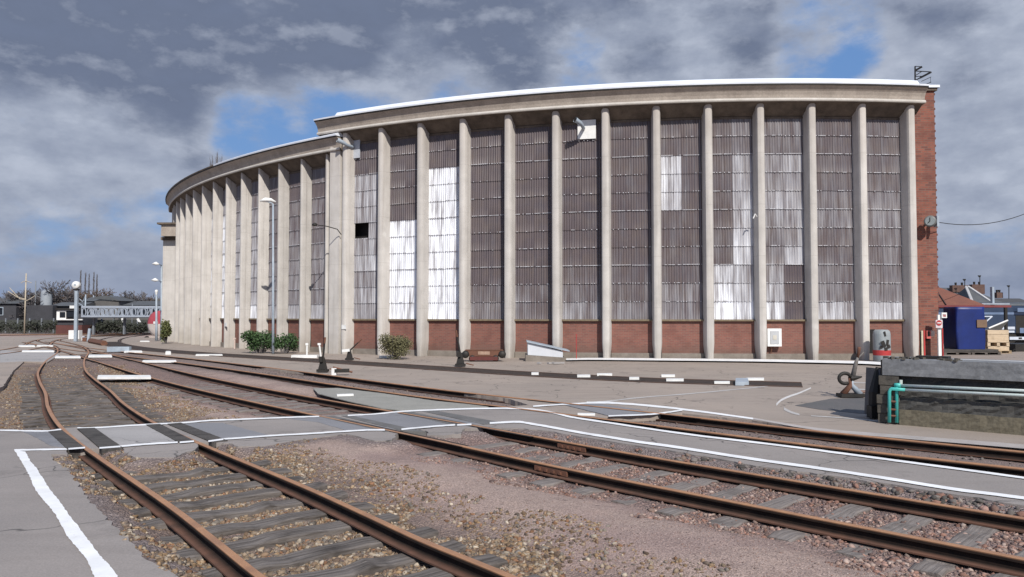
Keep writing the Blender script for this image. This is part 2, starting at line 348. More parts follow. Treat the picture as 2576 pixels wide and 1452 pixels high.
def stone_mat():
    n=N('ballast_stone'); col=n.attr('stone_colour'); p=n.pos()
    m=n.new('ShaderNodeMix',data_type='RGBA',blend_type='MULTIPLY'); m.inputs[0].default_value=.7
    n.L(col,m.inputs[6]); n.L(n.mix(n.ramp(n.noise(p,40,4,.7),.3,.7),(.55,.5,.45),(1.25,1.2,1.15)),m.inputs[7])
    return n.end(m.outputs[2],.9,spec=.2)
M_STONE=stone_mat()
M_PAINTW=simple('white_paint',(.80,.80,.78),(.68,.68,.66),4,.6,.1,fine=.1)
M_GREYP=simple('grey_blue_steel',(.36,.42,.48),(.27,.31,.36),3,.5,.05,spec=.5,fine=.05)
M_RUST=simple('rust',(.17,.075,.045),(.10,.05,.035),6,.8,.4)
M_REDP=simple('red_paint',(.45,.04,.04),(.33,.04,.04),5,.55,.05,fine=.1)
# ---------------------------------------------------------------- ground sheet
xs=np.unique(np.concatenate([-np.geomspace(18,1500,50)[::-1],np.arange(-18,-9,.14),np.arange(-9,11,.055),np.arange(11,22,.2),np.geomspace(22,1500,45)]))
ys=np.unique(np.concatenate([-np.geomspace(3,900,16)[::-1],np.arange(-3,3.5,.5),np.arange(3.5,15,.055),np.geomspace(15,62,190),np.geomspace(62.5,2200,40)]))
nx,ny=len(xs),len(ys); XX,YY=np.meshgrid(xs,ys); PP=np.c_[XX.ravel(),YY.ravel()]
near=(PP[:,1]>-4)&(PP[:,1]<95)&(abs(PP[:,0])<60)
def sstep(x,a,b): t=np.clip((x-a)/(b-a),0,1); return t*t*(3-2*t)
def vnoise(P,s,seed):                  # smooth value noise
    r=np.random.default_rng(seed).random((256,256)); q=P*s; i=np.floor(q).astype(int); f=q-i; f=f*f*(3-2*f); i&=255; j=(i+1)&255
    return (r[i[:,0],i[:,1]]*(1-f[:,0])+r[j[:,0],i[:,1]]*f[:,0])*(1-f[:,1])+(r[i[:,0],j[:,1]]*(1-f[:,0])+r[j[:,0],j[:,1]]*f[:,0])*f[:,1]
def fbm(P,s,seed): return sum(vnoise(P,s*2**k,seed+k)*.5**k for k in range(4))/1.875
dA=np.full(len(PP),50.0);dB=dA.copy();dC=dA.copy()
q=PP[near]; dA[near]=lateral(q,CA[::2]);dB[near]=lateral(q,CB[::2]);dC[near]=lateral(q,CC[::2])
def hfun(P,dA,dB,dC):
    y=P[:,1]; dE=edge_dist(P); n1=fbm(P,.9,3); n2=fbm(P,6,9)
    h=-.062+.0*y
    dep=.134*(1-sstep(y,18,38))
    h-=dep*(1-sstep(np.abs(dA)+.7*(n1-.5),1.35,2.5))
    h-=dep*.76*(1-sstep(np.abs(dB)+.7*(n1-.5),1.15,2.2))
    h=np.maximum(h,-.062-dep)
    h-=.09*(1-sstep(y,20,36))*(1-sstep(np.abs(dC),.9,1.3))
    nb=np.minimum(np.abs(np.abs(dA)-.80),np.abs(np.abs(dB)-.80)); k=(1-sstep(dE+.25*(n2-.5),.02,.62))*(.25+.75*sstep(nb,.10,.28)); h=h+(-.028-h)*k
    h+=(.022*(n1-.5)+.028*(n2-.5))*(y<60)
    return h
def edge_dist(P):
    out=np.full(len(P),50.0); m=(P[:,1]<16)&(P[:,1]>3)&(np.abs(P[:,0])<16)
    E1=np.array([G(u,v)[:2] for u,v in EL1]); E2=np.array([G(u,v)[:2] for u,v in EL2])
    out[m]=np.minimum(np.abs(lateral(P[m],E1)),np.abs(lateral(P[m],E2))); return out
EL1=[(0,1081),(159,1077),(365,1067),(719,1049),(942,1040),(1084,1030),(1213,1026)]
EL2=[(2900,1330),(2576,1272),(2398,1243),(2210,1213),(2060,1192),(1904,1172),(1716,1138),(1529,1109),(1475,1101),(1382,1084),(1301,1077),(1166,1082),(1078,1092),(986,1107),(942,1108),(870,1092),(800,1101),(740,1108),(660,1122),(575,1114),(500,1112),(440,1148),(330,1148),(306,1126),(172,1131),(142,1162),(175,1187),(234,1271),(306,1346),(353,1390),(437,1449),(540,1600)]
Z=hfun(PP,dA,dB,dC)
# tint (real ground colours: tan limestone by track A, pink chippings between, dark oily bed at track C; plus painted shade beside the rails)
n1=fbm(PP,.7,21);n2=fbm(PP,2.3,31)
def lerp(a,b,t): return a*(1-t[:,None])+np.array(b)*t[:,None]
c=np.tile(np.array([.40,.295,.235]),(len(PP),1)); y=PP[:,1]
c=lerp(c,(.31,.205,.175),sstep(n1,.5,.7)*.6)
wA=1-sstep(np.abs(dA)+1.2*(n1-.5),1.45,2.25); c=lerp(c,(.22,.15,.10),wA)
c=lerp(c,(.15,.12,.095),wA*sstep(y,13,20)*.8)
left=sstep(-dA if TA else dA,-99,-98)
side=np.where(PP[:,0]<np.interp(y,CA[::-1,1],CA[::-1,0]),1.0,0.0)
c=lerp(c,(.22,.165,.10),side*sstep(y,12,14)*(1-sstep(y,30,45)))
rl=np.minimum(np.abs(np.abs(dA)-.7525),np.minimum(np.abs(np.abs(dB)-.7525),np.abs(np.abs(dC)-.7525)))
wB=1-sstep(np.abs(dB)+1.0*(n2-.5),.9,1.8); c=lerp(c,(.27,.165,.13),wB)
xb=np.interp(y,CB[::-1,1],CB[::-1,0]); rb=sstep(PP[:,0]-xb,1.0,1.4)*(y<13)*(y>3); c=lerp(c,(.17,.135,.115),rb*(n2>.42)); dE=edge_dist(PP); c=lerp(c,(.23,.205,.195),(1-sstep(dE+.3*(n2-.5),.05,.40))*.85); coarse=np.maximum(np.maximum(wA*.9,wB),1-sstep(dE,.1,.5)); coarse=np.maximum(coarse,sstep(n1,.6,.75)*.25)
wC=1-sstep(np.abs(dC)+.5*(n2-.5),1.1,1.9); c=lerp(c,(.115,.09,.075),wC)
c=lerp(c,(.055,.036,.026),(1-sstep(rl+.12*(n2-.5),.10,.34))*(.35+.5*sstep(y,9,16)))  # shade along the rails painted into the ground colour
far=sstep(y,75,95); c=lerp(c,(.07,.068,.05),far); c=lerp(c,(.10,.09,.06),sstep(np.abs(PP[:,0]),60,90))
me=bpy.data.meshes.new('ground'); me.vertices.add(nx*ny); me.vertices.foreach_set('co',np.c_[PP,Z].ravel())
ii=np.arange((nx-1)*(ny-1)); r_,c_=ii//(nx-1),ii%(nx-1); a=r_*nx+c_; qd=np.c_[a,a+1,a+nx+1,a+nx]
me.loops.add(len(qd)*4); me.loops.foreach_set('vertex_index',qd.ravel()); me.polygons.add(len(qd)); me.polygons.foreach_set('loop_start',np.arange(len(qd))*4)
me.update(calc_edges=True); me.polygons.foreach_set('use_smooth',[True]*len(qd))
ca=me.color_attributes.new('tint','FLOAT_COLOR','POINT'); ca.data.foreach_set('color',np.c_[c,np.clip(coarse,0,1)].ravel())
me.materials.append(M_GROUND); g=bpy.data.objects.new('ground',me); COL.objects.link(g); struct(g)
# ---------------------------------------------------------------- asphalt sheets and markings
def rag(poly,amp,step=.12,seed=1):      # ragged outline
    rr=random.Random(seed); out=[]
    for i in range(len(poly)):
        a=Vector(poly[i][:2]); b=Vector(poly[(i+1)%len(poly)][:2]); L=(b-a).length
        n=1 if a.y>30 or L>40 else max(1,int(L/step))
        for k in range(n):
            p=a.lerp(b,k/n)
            if n>1: p=p+Vector((rr.uniform(-1,1),rr.uniform(-1,1)))*amp
            out.append((p.x,p.y))
    return out
def sheet(name,pix,z,mat,th=.16,amp=0,seed=1,extra=None):
    poly=[G(u,v,z)[:2] for u,v in pix]
    if extra: poly+=extra
    if amp: poly=rag(poly,amp,seed=seed)
    return struct(MB().prism(poly,z-th,z).build(name,mat))
edgeC=[(705,931),(604,915.5),(417,896),(286,882)]
yard=[(2900,1165),(2576,1126),(2247,1100),(2060,1083),(1891,1057),(1716,1040),(1673,1042),(1629,1045),(1530,1049),(1480,1055),(1400,1041),(1300,1031),(1213,1027.5),(1330,1019),
 (1280,1003),(1145,986),(1044,973),(942,959),(820,943)]+edgeC+[(240,888),(205,890),(150,893),(118,912),(60,910),(34,932),(8,972),(-60,1000),(-420,1040)]
sheet('asphalt_yard',yard,-.020,M_YARD,.12,.015,3,[(-60,20),(-160,60),(-160,73),(90,73),(90,8)])
up=[(0,1081),(122,1082.5),(159,1077.5),(194,1075.5),(237,1074.5),(365,1067),(453,1062),(531,1056),(719,1049),(805,1046.5),(881,1043.5),(942,1040),(1010,1033.5),(1084,1030),(1213,1026),(1315,1026),(1380,1034),(1444,1048),(1529,1061),(1732,1091),(1967,1119),(2147,1142.5),(2285,1161),(2576,1200),(2900,1245)]
lowp=[(2900,1330),(2576,1272),(2398,1243),(2210,1213),(2060,1192),(1904,1172),(1716,1138),(1529,1109),(1475,1101),(1382,1084),(1301,1077),(1210,1076),(1166,1076),(1162,1091),(1120,1096),(1078,1094),(1072,1083),(1005,1084),(986,1109),(942,1108),(900,1098),(870,1092),(800,1101),(740,1108),(690,1118),(660,1123),(600,1122),(575,1114),(500,1112),(492,1130),(440,1150),(330,1150),(306,1126),(215,1129),(172,1131),(168,1144),(125,1143),(142,1162),(175,1187),(203,1228),(234,1271),(281,1312),(306,1346),(353,1390),(390,1415),(437,1449),(540,1600),(-700,1600),(-700,1090)]
sheet('asphalt_path',up+lowp,-.012,M_PATH,.14,.028,5)
def patch(name,pix,z,mat,amp=.01): return sheet(name,pix,z,mat,.02,amp,9)
patch('concrete_patch',[(237,1076),(365.6,1069),(447,1112),(303,1121)],-.006,M_CONC)
patch('asphalt_or_shadow_patch',[(456,1064),(560,1064),(640,1085),(675,1094),(590,1103),(562,1103)],-.006,M_PATCH)
patch('asphalt_or_shadow_patch',[(705,1051),(803,1049),(860,1056),(1000,1079),(925,1080),(880,1085),(800,1062)],-.006,M_PATCH)
patch('asphalt_or_shadow_patch',[(881,1047),(1010,1037),(1120,1050),(1212,1066),(1145,1067.5),(1010,1079),(960,1070)],-.006,M_PATCH)
patch('asphalt_or_shadow_patch',[(52,1083),(120,1085),(165,1125),(130,1122),(90,1100)],-.006,M_PATCH)
patch('asphalt_or_shadow_patch',[(1419,1018),(1510,1016),(1610,1030),(1640,1041),(1530,1045)],-.004,M_PATCH)
patch('concrete_patch',[(788,977),(850,976),(960,989),(1100,1009),(1235,1022),(1160,1031),(1010,1032),(960,1027),(880,1010),(800,990)],-.03,simple('green_grey_concrete',(.30,.29,.26),(.24,.235,.21),1.5,.9,.2))
patch('asphalt_or_shadow_patch',[(2000,1020),(2090,1003),(2215,1000),(2222,1045),(2160,1040),(2060,1030)],-.014,simple('dock_shadow',(.10,.10,.10),(.13,.12,.12),1.5,.9,.2))  # cast shadow of the dock end, painted as a dark sheet
patch('concrete_patch',[(0,880),(50,884),(136,886),(148,892),(118,910),(60,909),(0,912)],-.014,M_CONC)
def line(pts,t,z=.0,mat=None,name='white_line',jag=0,seed=1):   # painted line: centre polyline and apparent thickness
    P=cr(pts,6); rr=random.Random(seed); T=t if callable(t) else (lambda k:t)
    top=[];bot=[]
    for i,p in enumerate(P):
        k=i/(len(P)-1); h=T(k)/2
        top.append(G(p[0],p[1]-h+rr.uniform(-1,1)*jag,z)); bot.append(G(p[0],p[1]+h+rr.uniform(-1,1)*jag,z))
    m=MB(); n=len(P); m.add(bot+top,[(i,i+1,n+i+1,n+i) for i in range(n-1)])
    return struct(m.build(name,mat or M_LINE))
zl=-.0035
line([(-300,1080),(0,1082.4),(70,1084),(122,1084),(159,1079),(160,1079)],3.6,zl,jag=.35)
line([(194,1077),(237,1076),(365.6,1068.4),(453,1063.7),(531,1057.4),(600,1055),(718.7,1050.2),(803,1047.4)],3.6,zl+.006,jag=.4,seed=2)
line([(875,1045.2),(942,1041.7),(1010,1035),(1084.4,1031.5),(1213,1027.5),(1314.6,1028),(1380,1036),(1444.7,1050.5),(1529,1063),(1732,1092.7),(1966.6,1120.9),(2146.6,1144.3),(2285,1162.7),(2576,1202),(2900,1248)],lambda k:3.0+2.6*k,zl+.004,jag=.25,seed=3)
line([(36,1132.4),(100,1131),(172,1129.3)],4.2,zl,seed=4,jag=.3)
line([(303,1122.4),(375,1116.8),(447,1112.7)],4.2,zl+.006,seed=5,jag=.3)
line([(562.5,1104.3),(603.7,1101.6),(680,1096),(773,1090.8),(850,1086),(925.3,1081.6)],3.8,zl+.006,seed=6,jag=.3)
line([(1010,1080),(1080,1073.5),(1145,1068.8)],3.6,zl+.006,seed=8,jag=.3)
line([(1232,1064.4),(1301,1061.3),(1330,1065),(1382.3,1073.9),(1475.8,1090.8),(1529,1099),(1610,1112),(1716.6,1127),(1904,1156),(2060,1177.7),(2210,1200),(2397.5,1230),(2576,1252.7),(2900,1300)],lambda k:4.6+3.2*k,zl+.004,seed=7,jag=.3)
line([(1341,1022),(1420,1017),(1476,1014)],3.2,zl,seed=9,jag=.3)
line([(1476,1014),(1541.6,1008),(1607,1000.5),(1763.5,988),(1935,970.9),(1979,961.5)],lambda k:3.2-1.6*k,-.0135,M_LINEOLD,seed=10,jag=.3)
line([(1476,1013),(1540,1013.5),(1620,1019.5),(1716.6,1029.3),(1894.7,1053)],lambda k:5.2-.8*k,-.0115,seed=11,jag=.3)
line([(1530.7,1046.5),(1629,1042.7),(1673,1038),(1716.6,1032)],3.2,-.0015,seed=12,jag=.3)
line([(1894.7,1053),(2060,1080),(2247,1097),(2576,1123.4),(2900,1152)],lambda k:4+9*k,-.0135,simple('worn_concrete_edge',(.50,.46,.44),(.38,.35,.33),3,.4,.1,fine=.1),seed=13)
line([(1953,1018),(1965,1007),(1985.4,997.4),(2010,989),(2040,976)],lambda k:6.5-3*k,-.0135,simple('worn_arrow_paint',(.66,.64,.62),(.5,.48,.46),3,.7,.1),seed=14)
line([(1972,1028),(1990,1037),(2011,1043)],lambda k:7-3*k,-.0135,M_LINEOLD,seed=15)
line([(2040,1046),(2130,1052),(2215,1060)],2.2,-.0135,M_LINEOLD,seed=19)
line([(2160,979),(2190,981)],2.5,-.0135,M_LINEOLD,seed=20); line([(2140,962),(2200,964),(2212,965)],2.2,-.0135,M_LINEOLD,seed=21)
# kerb along the foot of the building
line([(1424,903.8),(1500,902.8),(1700,904.5),(1900,906.5),(2146,911.2),(2222,914.5)],lambda k:4.5+2.5*k,.05,name='white_kerb',seed=16)
# wide white line at the left
le=[(115,275),(150,330),(190,400),(225,460),(245,500),(290,600),(370,700),(430,770),(480,850),(530,950),(600,1040),(660,1110),(710,1180),(760,1297),(800,1380)]
ri=[(205,285),(225,325),(250,370),(300,430),(350,510),(410,600),(490,700),(560,800),(640,900),(680,960),(760,1060),(820,1140),(880,1200),(950,1297),(1000,1380)]
rr=random.Random(4)
def dens(L,j):
    P=cr(L,8); return [G(p[0]/3.2+rr.uniform(-j,j),1046.5+p[1]/3.2+rr.uniform(-j,j)*.4,zl+.001) for p in P]
A_,B_=dens(le,1.4),dens(ri,1.6); n_=len(A_)
struct(MB().add(A_+B_,[(i+1,i,n_+i,n_+i+1) for i in range(n_-1)]).build('white_line',M_LINE))
# ---------------------------------------------------------------- railway tracks
RP=[(-.036,-.038),(-.036,-.006),(-.028,0),(.028,0),(.036,-.006),(.036,-.038),(.010,-.048),(.009,-.108),(.100,-.119),(.100,-.134),(-.100,-.134),(-.100,-.119),(-.009,-.108),(-.010,-.048)]
RPD=[(x*1.25,z+.006) for x,z in RP]
def arcpts(C):
    s=np.r_[0,np.cumsum(np.hypot(*np.diff(C,axis=0).T))]; return s
def track(C,label,prof,mat,loc,sleepers=None,wood=None,z=0.0):
    T=thing('railway_track',label,'track',(*loc,0))
    for sd_ in(-.7525,.7525):
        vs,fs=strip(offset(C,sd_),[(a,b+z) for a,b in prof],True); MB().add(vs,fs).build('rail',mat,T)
    if sleepers:
        s=arcpts(C); n_,t_=norms(C); s0,s1,step=sleepers; k=0
        vars_=[]
        for j in range(4):
            rr=random.Random(j+int(s0*10)); m=MB(); N_=14
            for i in range(N_):
                pass
            L=2.55; xsn=np.linspace(-L/2,L/2,N_); prof_=[]
            vs=[];
            for i,x in enumerate(xsn):
                w0=.145+rr.uniform(-.026,.02); w1=.145+rr.uniform(-.026,.02); tz=rr.uniform(-.022,.014)
                if i in(0,N_-1): w0*=.85;w1*=.85
                vs+=[(x,-w0,-.12),(x,-w0,-.012+tz),(x,-w0*.8,tz),(x,w1*.8,tz+rr.uniform(-.006,.006)),(x,w1,-.014+tz),(x,w1,-.12)]
            fs=[]
            for i in range(N_-1):
                for q_ in range(5): fs.append((i*6+q_,(i+1)*6+q_,(i+1)*6+q_+1,i*6+q_+1))
            fs.append((0,1,2,3,4,5)); fs.append(tuple((N_-1)*6+q_ for q_ in (5,4,3,2,1,0)))
            m.add(vs,fs); vars_.append(m)
        objs=[]
        d0=s0
        rr=random.Random(3)
        while d0<s1 and k<99:
            x=np.interp(d0,s,C[:,0]);y_=np.interp(d0,s,C[:,1]); nx_=np.interp(d0,s,n_[:,0]);ny_=np.interp(d0,s,n_[:,1])
            if len(objs)<4: o=local('sleeper',vars_[k],wood,T)
            else: o=objs[k%4].copy(); COL.objects.link(o); o.parent=T
            o.location=(x-loc[0]+rr.uniform(-.05,.05),y_-loc[1],-.137+rr.uniform(-.012,.008)); o.rotation_euler=(0,0,math.atan2(ny_,nx_)+rr.uniform(-.03,.03))
            objs.append(o); k+=1; d0+=step*rr.uniform(.93,1.07)
    return T
sA=arcpts(CA)
def s_at_y(C,y): return float(np.interp(-y,-C[:,1],arcpts(C)))
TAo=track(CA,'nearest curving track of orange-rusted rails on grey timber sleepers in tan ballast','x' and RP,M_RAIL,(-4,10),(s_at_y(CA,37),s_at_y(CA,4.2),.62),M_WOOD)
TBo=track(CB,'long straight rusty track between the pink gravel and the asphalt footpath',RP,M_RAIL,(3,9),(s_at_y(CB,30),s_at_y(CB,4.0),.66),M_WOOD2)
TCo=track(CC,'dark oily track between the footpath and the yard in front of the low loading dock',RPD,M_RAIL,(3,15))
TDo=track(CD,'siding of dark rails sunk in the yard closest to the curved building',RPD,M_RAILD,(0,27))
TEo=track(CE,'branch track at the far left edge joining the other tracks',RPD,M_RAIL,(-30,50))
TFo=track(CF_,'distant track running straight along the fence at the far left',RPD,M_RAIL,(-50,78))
# dark bed bands; those beside the rails paint in their shade
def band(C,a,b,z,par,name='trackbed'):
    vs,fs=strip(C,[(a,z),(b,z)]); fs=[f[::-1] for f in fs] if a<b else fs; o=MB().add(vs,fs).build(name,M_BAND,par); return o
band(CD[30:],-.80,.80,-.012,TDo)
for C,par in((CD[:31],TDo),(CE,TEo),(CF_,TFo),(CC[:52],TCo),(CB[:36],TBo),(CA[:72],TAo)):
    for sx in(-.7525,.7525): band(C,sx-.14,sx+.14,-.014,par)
for C,par,y0,y1,zz_ in((CB,TBo,12.3,15.7,-.0018),(CC,TCo,14.6,18.2,-.0022)):   # flangeways through the footpath
    seg=C[(C[:,1]>y0)&(C[:,1]<y1)]
    for sg in(-1,1): band(seg,sg*.7525-sg*.105,sg*.7525-sg*.040,zz_,par,'flangeway'); band(seg,sg*.7525+sg*.040,sg*.7525+sg*.062,zz_,par,'flangeway')
# fishplates at the rail joints of the second track
def on_track(C,y,offs):
    s=s_at_y(C,y); a=arcpts(C); n_,t_=norms(C)
    g=lambda Z_:np.interp(s,a,Z_)
    return g(C[:,0])+g(n_[:,0])*offs,g(C[:,1])+g(n_[:,1])*offs,math.atan2(g(t_[:,1]),g(t_[:,0]))
for offs,y in((-.7525,YG(1153)),(.7525,YG(1128))):
    for sg in(-1,1):
        x,yy,an=on_track(CB,y,offs+sg*.032); m=MB().box((x,yy,-.072),(.62,.03,.066),an)
        for k in(-.2,-.07,.07,.2): m.box((x+math.cos(an)*k-math.sin(an)*sg*.02,yy+math.sin(an)*k+math.cos(an)*sg*.02,-.072),(.04,.04,.036),an)
        m.build('fishplate',M_RUST,[c for c in TBo.children if c.name.startswith('rail')][0 if offs<0 else 1])
# tarred timbers of the two level crossings
def board(pix,z,th,label,wood=M_BOARD):
    poly=[G(u,v,z)[:2] for u,v in pix]
    b=[(p[0],p[1]) for p in poly]
    return tag(MB().prism(b,z-th,z).build('crossing_timber',wood),label,'timber','tarred timbers of the level crossing')
board([(122,1085),(156,1081.5),(213,1126),(170,1130)],.004,.17,'dark tarred timber outside the left rail of the nearest track')
board([(194,1077.5),(238,1076),(308,1125),(256,1130)],.010,.19,'dark tarred timber inside the left rail of the nearest track')
board([(366,1068),(402,1066),(490,1109.5),(452,1113.5)],.004,.17,'dark tarred timber inside the right rail of the nearest track')
board([(420,1066),(455,1063),(573,1108),(533,1112)],.004,.17,'dark tarred timber outside the right rail of the nearest track')
board([(803,1048),(840,1046),(1000,1083),(968,1086)],-.003,.17,'dark timber outside the near rail of the middle track at the path')
board([(858,1046),(880,1045),(1072,1086),(1014,1084)],-.003,.17,'dark timber inside the near rail of the middle track at the path')
board([(1000,1037),(1030,1035),(1190,1068),(1150,1072)],-.003,.17,'dark timber inside the far rail of the middle track at the path')
board([(1062,1034),(1090,1032),(1270,1064),(1218,1068)],-.003,.17,'dark timber outside the far rail of the middle track at the path')
zb=.0125
for o in list(COL.objects):
    if o.name.startswith('crossing_timber') and 'middle track' in o['label']: o.data.materials[0]=simple('grey_rubber',(.16,.155,.15),(.10,.098,.095),2,.8,.2)
for L_ in ([(172,1129.3),(214,1126)],[(250,1127),(303,1123)],[(452,1113),(488,1110)],[(524,1110),(562,1104.8)],[(925,1081.6),(968,1081.3)],[(1150,1069),(1186,1067.5)]):
    line(L_,4,zb if L_[0][0]==250 else (.0065 if L_[0][0]<900 else .0005),seed=30)
# ---------------------------------------------------------------- loose stones (past counting)
def stones(name,centres,sizes,cols,label):
    t=(1+5**.5)/2; V=np.array([(-1,t,0),(1,t,0),(-1,-t,0),(1,-t,0),(0,-1,t),(0,1,t),(0,-1,-t),(0,1,-t),(t,0,-1),(t,0,1),(-t,0,-1),(-t,0,1)],float)/1.9
    Fc=np.array([(0,11,5),(0,5,1),(0,1,7),(0,7,10),(0,10,11),(1,5,9),(5,11,4),(11,10,2),(10,7,6),(7,1,8),(3,9,4),(3,4,2),(3,2,6),(3,6,8),(3,8,9),(4,9,5),(2,4,11),(6,2,10),(8,6,7),(9,8,1)])
    n=len(centres); vs=V[None]*(1+rng.uniform(-.46,.40,(n,12,1))); vs=vs*rng.uniform(.5,1.35,(n,1,3))*sizes[:,None,None]; vs[:,:,2]*=.75
    an=rng.uniform(0,2*PI,n);ca_,sa_=np.cos(an)[:,None],np.sin(an)[:,None]; x=vs[:,:,0]*ca_-vs[:,:,1]*sa_; y=vs[:,:,0]*sa_+vs[:,:,1]*ca_
    vs=np.stack([x,y,vs[:,:,2]],2)+centres[:,None,:]; fs=(Fc[None]+np.arange(n)[:,None,None]*12).reshape(-1,3)
    me=bpy.data.meshes.new(name); me.vertices.add(n*12); me.vertices.foreach_set('co',vs.ravel()); me.loops.add(len(fs)*3); me.loops.foreach_set('vertex_index',fs.ravel())
    me.polygons.add(len(fs)); me.polygons.foreach_set('loop_start',np.arange(len(fs))*3); me.update(calc_edges=True)
    ca=me.color_attributes.new('stone_colour','FLOAT_COLOR','POINT'); ca.data.foreach_set('color',np.repeat(np.c_[cols,np.ones(n)],12,0).ravel())
    me.materials.append(M_STONE); o=bpy.data.objects.new(name,me); COL.objects.link(o); return tag(o,label,'ballast',kind='stuff')
def inpoly(P,poly):
    r=np.zeros(len(P),bool); n=len(poly)
    for i in range(n):
        x1,y1=poly[i][:2];x2,y2=poly[(i+1)%n][:2]
        k=((y1>P[:,1])!=(y2>P[:,1]))&(P[:,0]<(x2-x1)*(P[:,1]-y1)/((y2-y1) or 1e-9)+x1); r^=k
    return r
path_poly=[G(u,v) for u,v in up+lowp]
def scatter(C,lo,hi,y0,y1,n,pal,smin,smax,name,label,edge=.5,sl=None):
    s=arcpts(C); a,b=s_at_y(C,y1),s_at_y(C,y0); q=a+(b-a)*rng.random(n)**.8; off=rng.uniform(lo,hi,n)
    nn,_=norms(C); P=np.c_[np.interp(q,s,C[:,0])+np.interp(q,s,nn[:,0])*off,np.interp(q,s,C[:,1])+np.interp(q,s,nn[:,1])*off]
    m=fbm(P,1.4,77); mid=(lo+hi)/2; fade=np.abs(off-mid)/((hi-lo)/2); keep=(m>.30+.34*np.clip((fade-edge)/(1-edge),0,1))&~inpoly(P,path_poly)
    P=P[keep];off=off[keep]; n=len(P)
    keep=(np.abs(np.abs(off)-.7525)>.06); P=P[keep]; n=len(P)
    if sl is not None:
        T_,=[t for t in bpy.data.objects if t.name==sl]; ok=np.ones(len(P),bool)
        for ch in T_.children:
            if ch.name.startswith('sleeper'):
                cx_,cy_=ch.location.x+T_.location.x,ch.location.y+T_.location.y; a_=ch.rotation_euler.z; dx,dy=P[:,0]-cx_,P[:,1]-cy_
                lx=dx*math.cos(a_)+dy*math.sin(a_); ly=-dx*math.sin(a_)+dy*math.cos(a_); ok&=~((np.abs(lx)<1.27)&(np.abs(ly)<.150)&(rng.random(len(P))<(.97 if sl==TAo.name else .62)))
        P=P[ok]; n=len(P)
    z=hfun(P,lateral(P,CA[::2]),lateral(P,CB[::2]),lateral(P,CC[::2]))
    sz=smin+(smax-smin)*rng.random(n)**2.6; pal=np.array(pal); cols=pal[rng.integers(0,len(pal),n)]*rng.uniform(.45,1.0,(n,1))
    return stones(name,np.c_[P,z+sz*.12],sz,cols,label)
TAN=[(.38,.29,.20),(.31,.22,.15),(.34,.27,.20),(.23,.17,.13),(.28,.20,.13),(.44,.37,.29),(.25,.225,.20),(.29,.165,.10),(.36,.25,.15),(.20,.16,.135),(.50,.44,.36)]
PINK=[(.40,.26,.22),(.34,.20,.16),(.28,.20,.18),(.42,.31,.27),(.22,.16,.15),(.46,.37,.33)]
GREY=[(.14,.13,.125),(.12,.115,.11),(.22,.20,.19),(.26,.20,.17),(.30,.27,.25)]
scatter(CA,-1.9,1.9,3.6,13.6,85000,TAN,.008,.036,'ballast_stones','tan and rust limestone ballast around the nearest track',.5,TAo.name)
scatter(CB,-1.75,1.6,3.0,12.5,30000,PINK,.008,.034,'ballast_stones','reddish ballast around the middle track',.5,TBo.name)
scatter(CA,1.2,2.6,3.6,30,24000,TAN,.006,.030,'ballast_stones','loose tan stones strewn on the shoulder of the nearest track',.35)
scatter(CB,.9,2.1,3.0,11.5,7000,GREY+PINK[:2],.012,.055,'broken_asphalt','broken grey asphalt rubble along the edge of the footpath',.6)
scatter(CA,-2.4,2.4,13.5,32,26000,TAN,.010,.034,'ballast_stones','brown ballast beyond the level crossing',.5,TAo.name)
scatter(CB,-4.5,-1.4,3.0,12.5,3800,PINK+[(.45,.4,.36)],.003,.009,'chippings','small chippings on the pink gravel between the tracks',.9)
scatter(CB,-4.6,-1.2,3.0,9.5,16000,PINK+[(.5,.43,.40),(.15,.12,.11)],.003,.008,'chippings','fine chippings packed on the pink gravel',.9)
scatter(CC,-1.0,1.0,6,30,5000,GREY,.010,.035,'oily_stones','dark stones in the oily bed of the third track')
# ---------------------------------------------------------------- the roundhouse
RH=thing('roundhouse','curved concrete roundhouse with tall radial fins, corrugated cladding and brick base','building',(13.2,60,0))
ZS,ZB,ZP=1.865,1.77,.27
def uvwall(pts,z0,z1,m=None):          # vertical faces along a plan polyline with metric UVs
    m=m or MB(); s=0
    for a,b in zip(pts[:-1],pts[1:]):
        L=math.hypot(b[0]-a[0],b[1]-a[1]); o=len(m.v)
        m.add([(a[0],a[1],z0),(b[0],b[1],z0),(b[0],b[1],z1),(a[0],a[1],z1)],[(0,1,2,3)]); m.uv+=[(s,z0),(s+L,z0),(s+L,z1),(s,z1)]; s+=L
    return m
def fin_mesh(H):
    m=MB(); sec=lambda k:[(.235*k,.0),(.185*k,-.34),(.205*k,-.36),(.195*k,-.52),(.15*k,-.61),(.07*k,-.65),(-.07*k,-.65),(-.15*k,-.61),(-.195*k,-.52),(-.205*k,-.36),(-.185*k,-.34),(-.235*k,.0)]
    ztop=lambda y:H-.45*(1+y/.65)
    vs=[]
    kk=1.0 if H>11 else .62
    for z,k in((-.05,.80*kk),(.30,.82*kk),(.75,1.0*kk),(4,1.0*kk),(8,.99*kk)): vs+=[(x,y,z) for x,y in sec(k)]
    vs+=[(x,y,ztop(y)) for x,y in sec(.95*kk)]
    fs=[]
    for i in range(5):
        for k in range(12): fs.append((i*12+k,(i+1)*12+k,(i+1)*12+(k+1)%12,i*12+(k+1)%12))
    fs=[f[::-1] if False else f for f in fs]; fs.append(tuple(range(60,72))); return m.add(vs,fs)
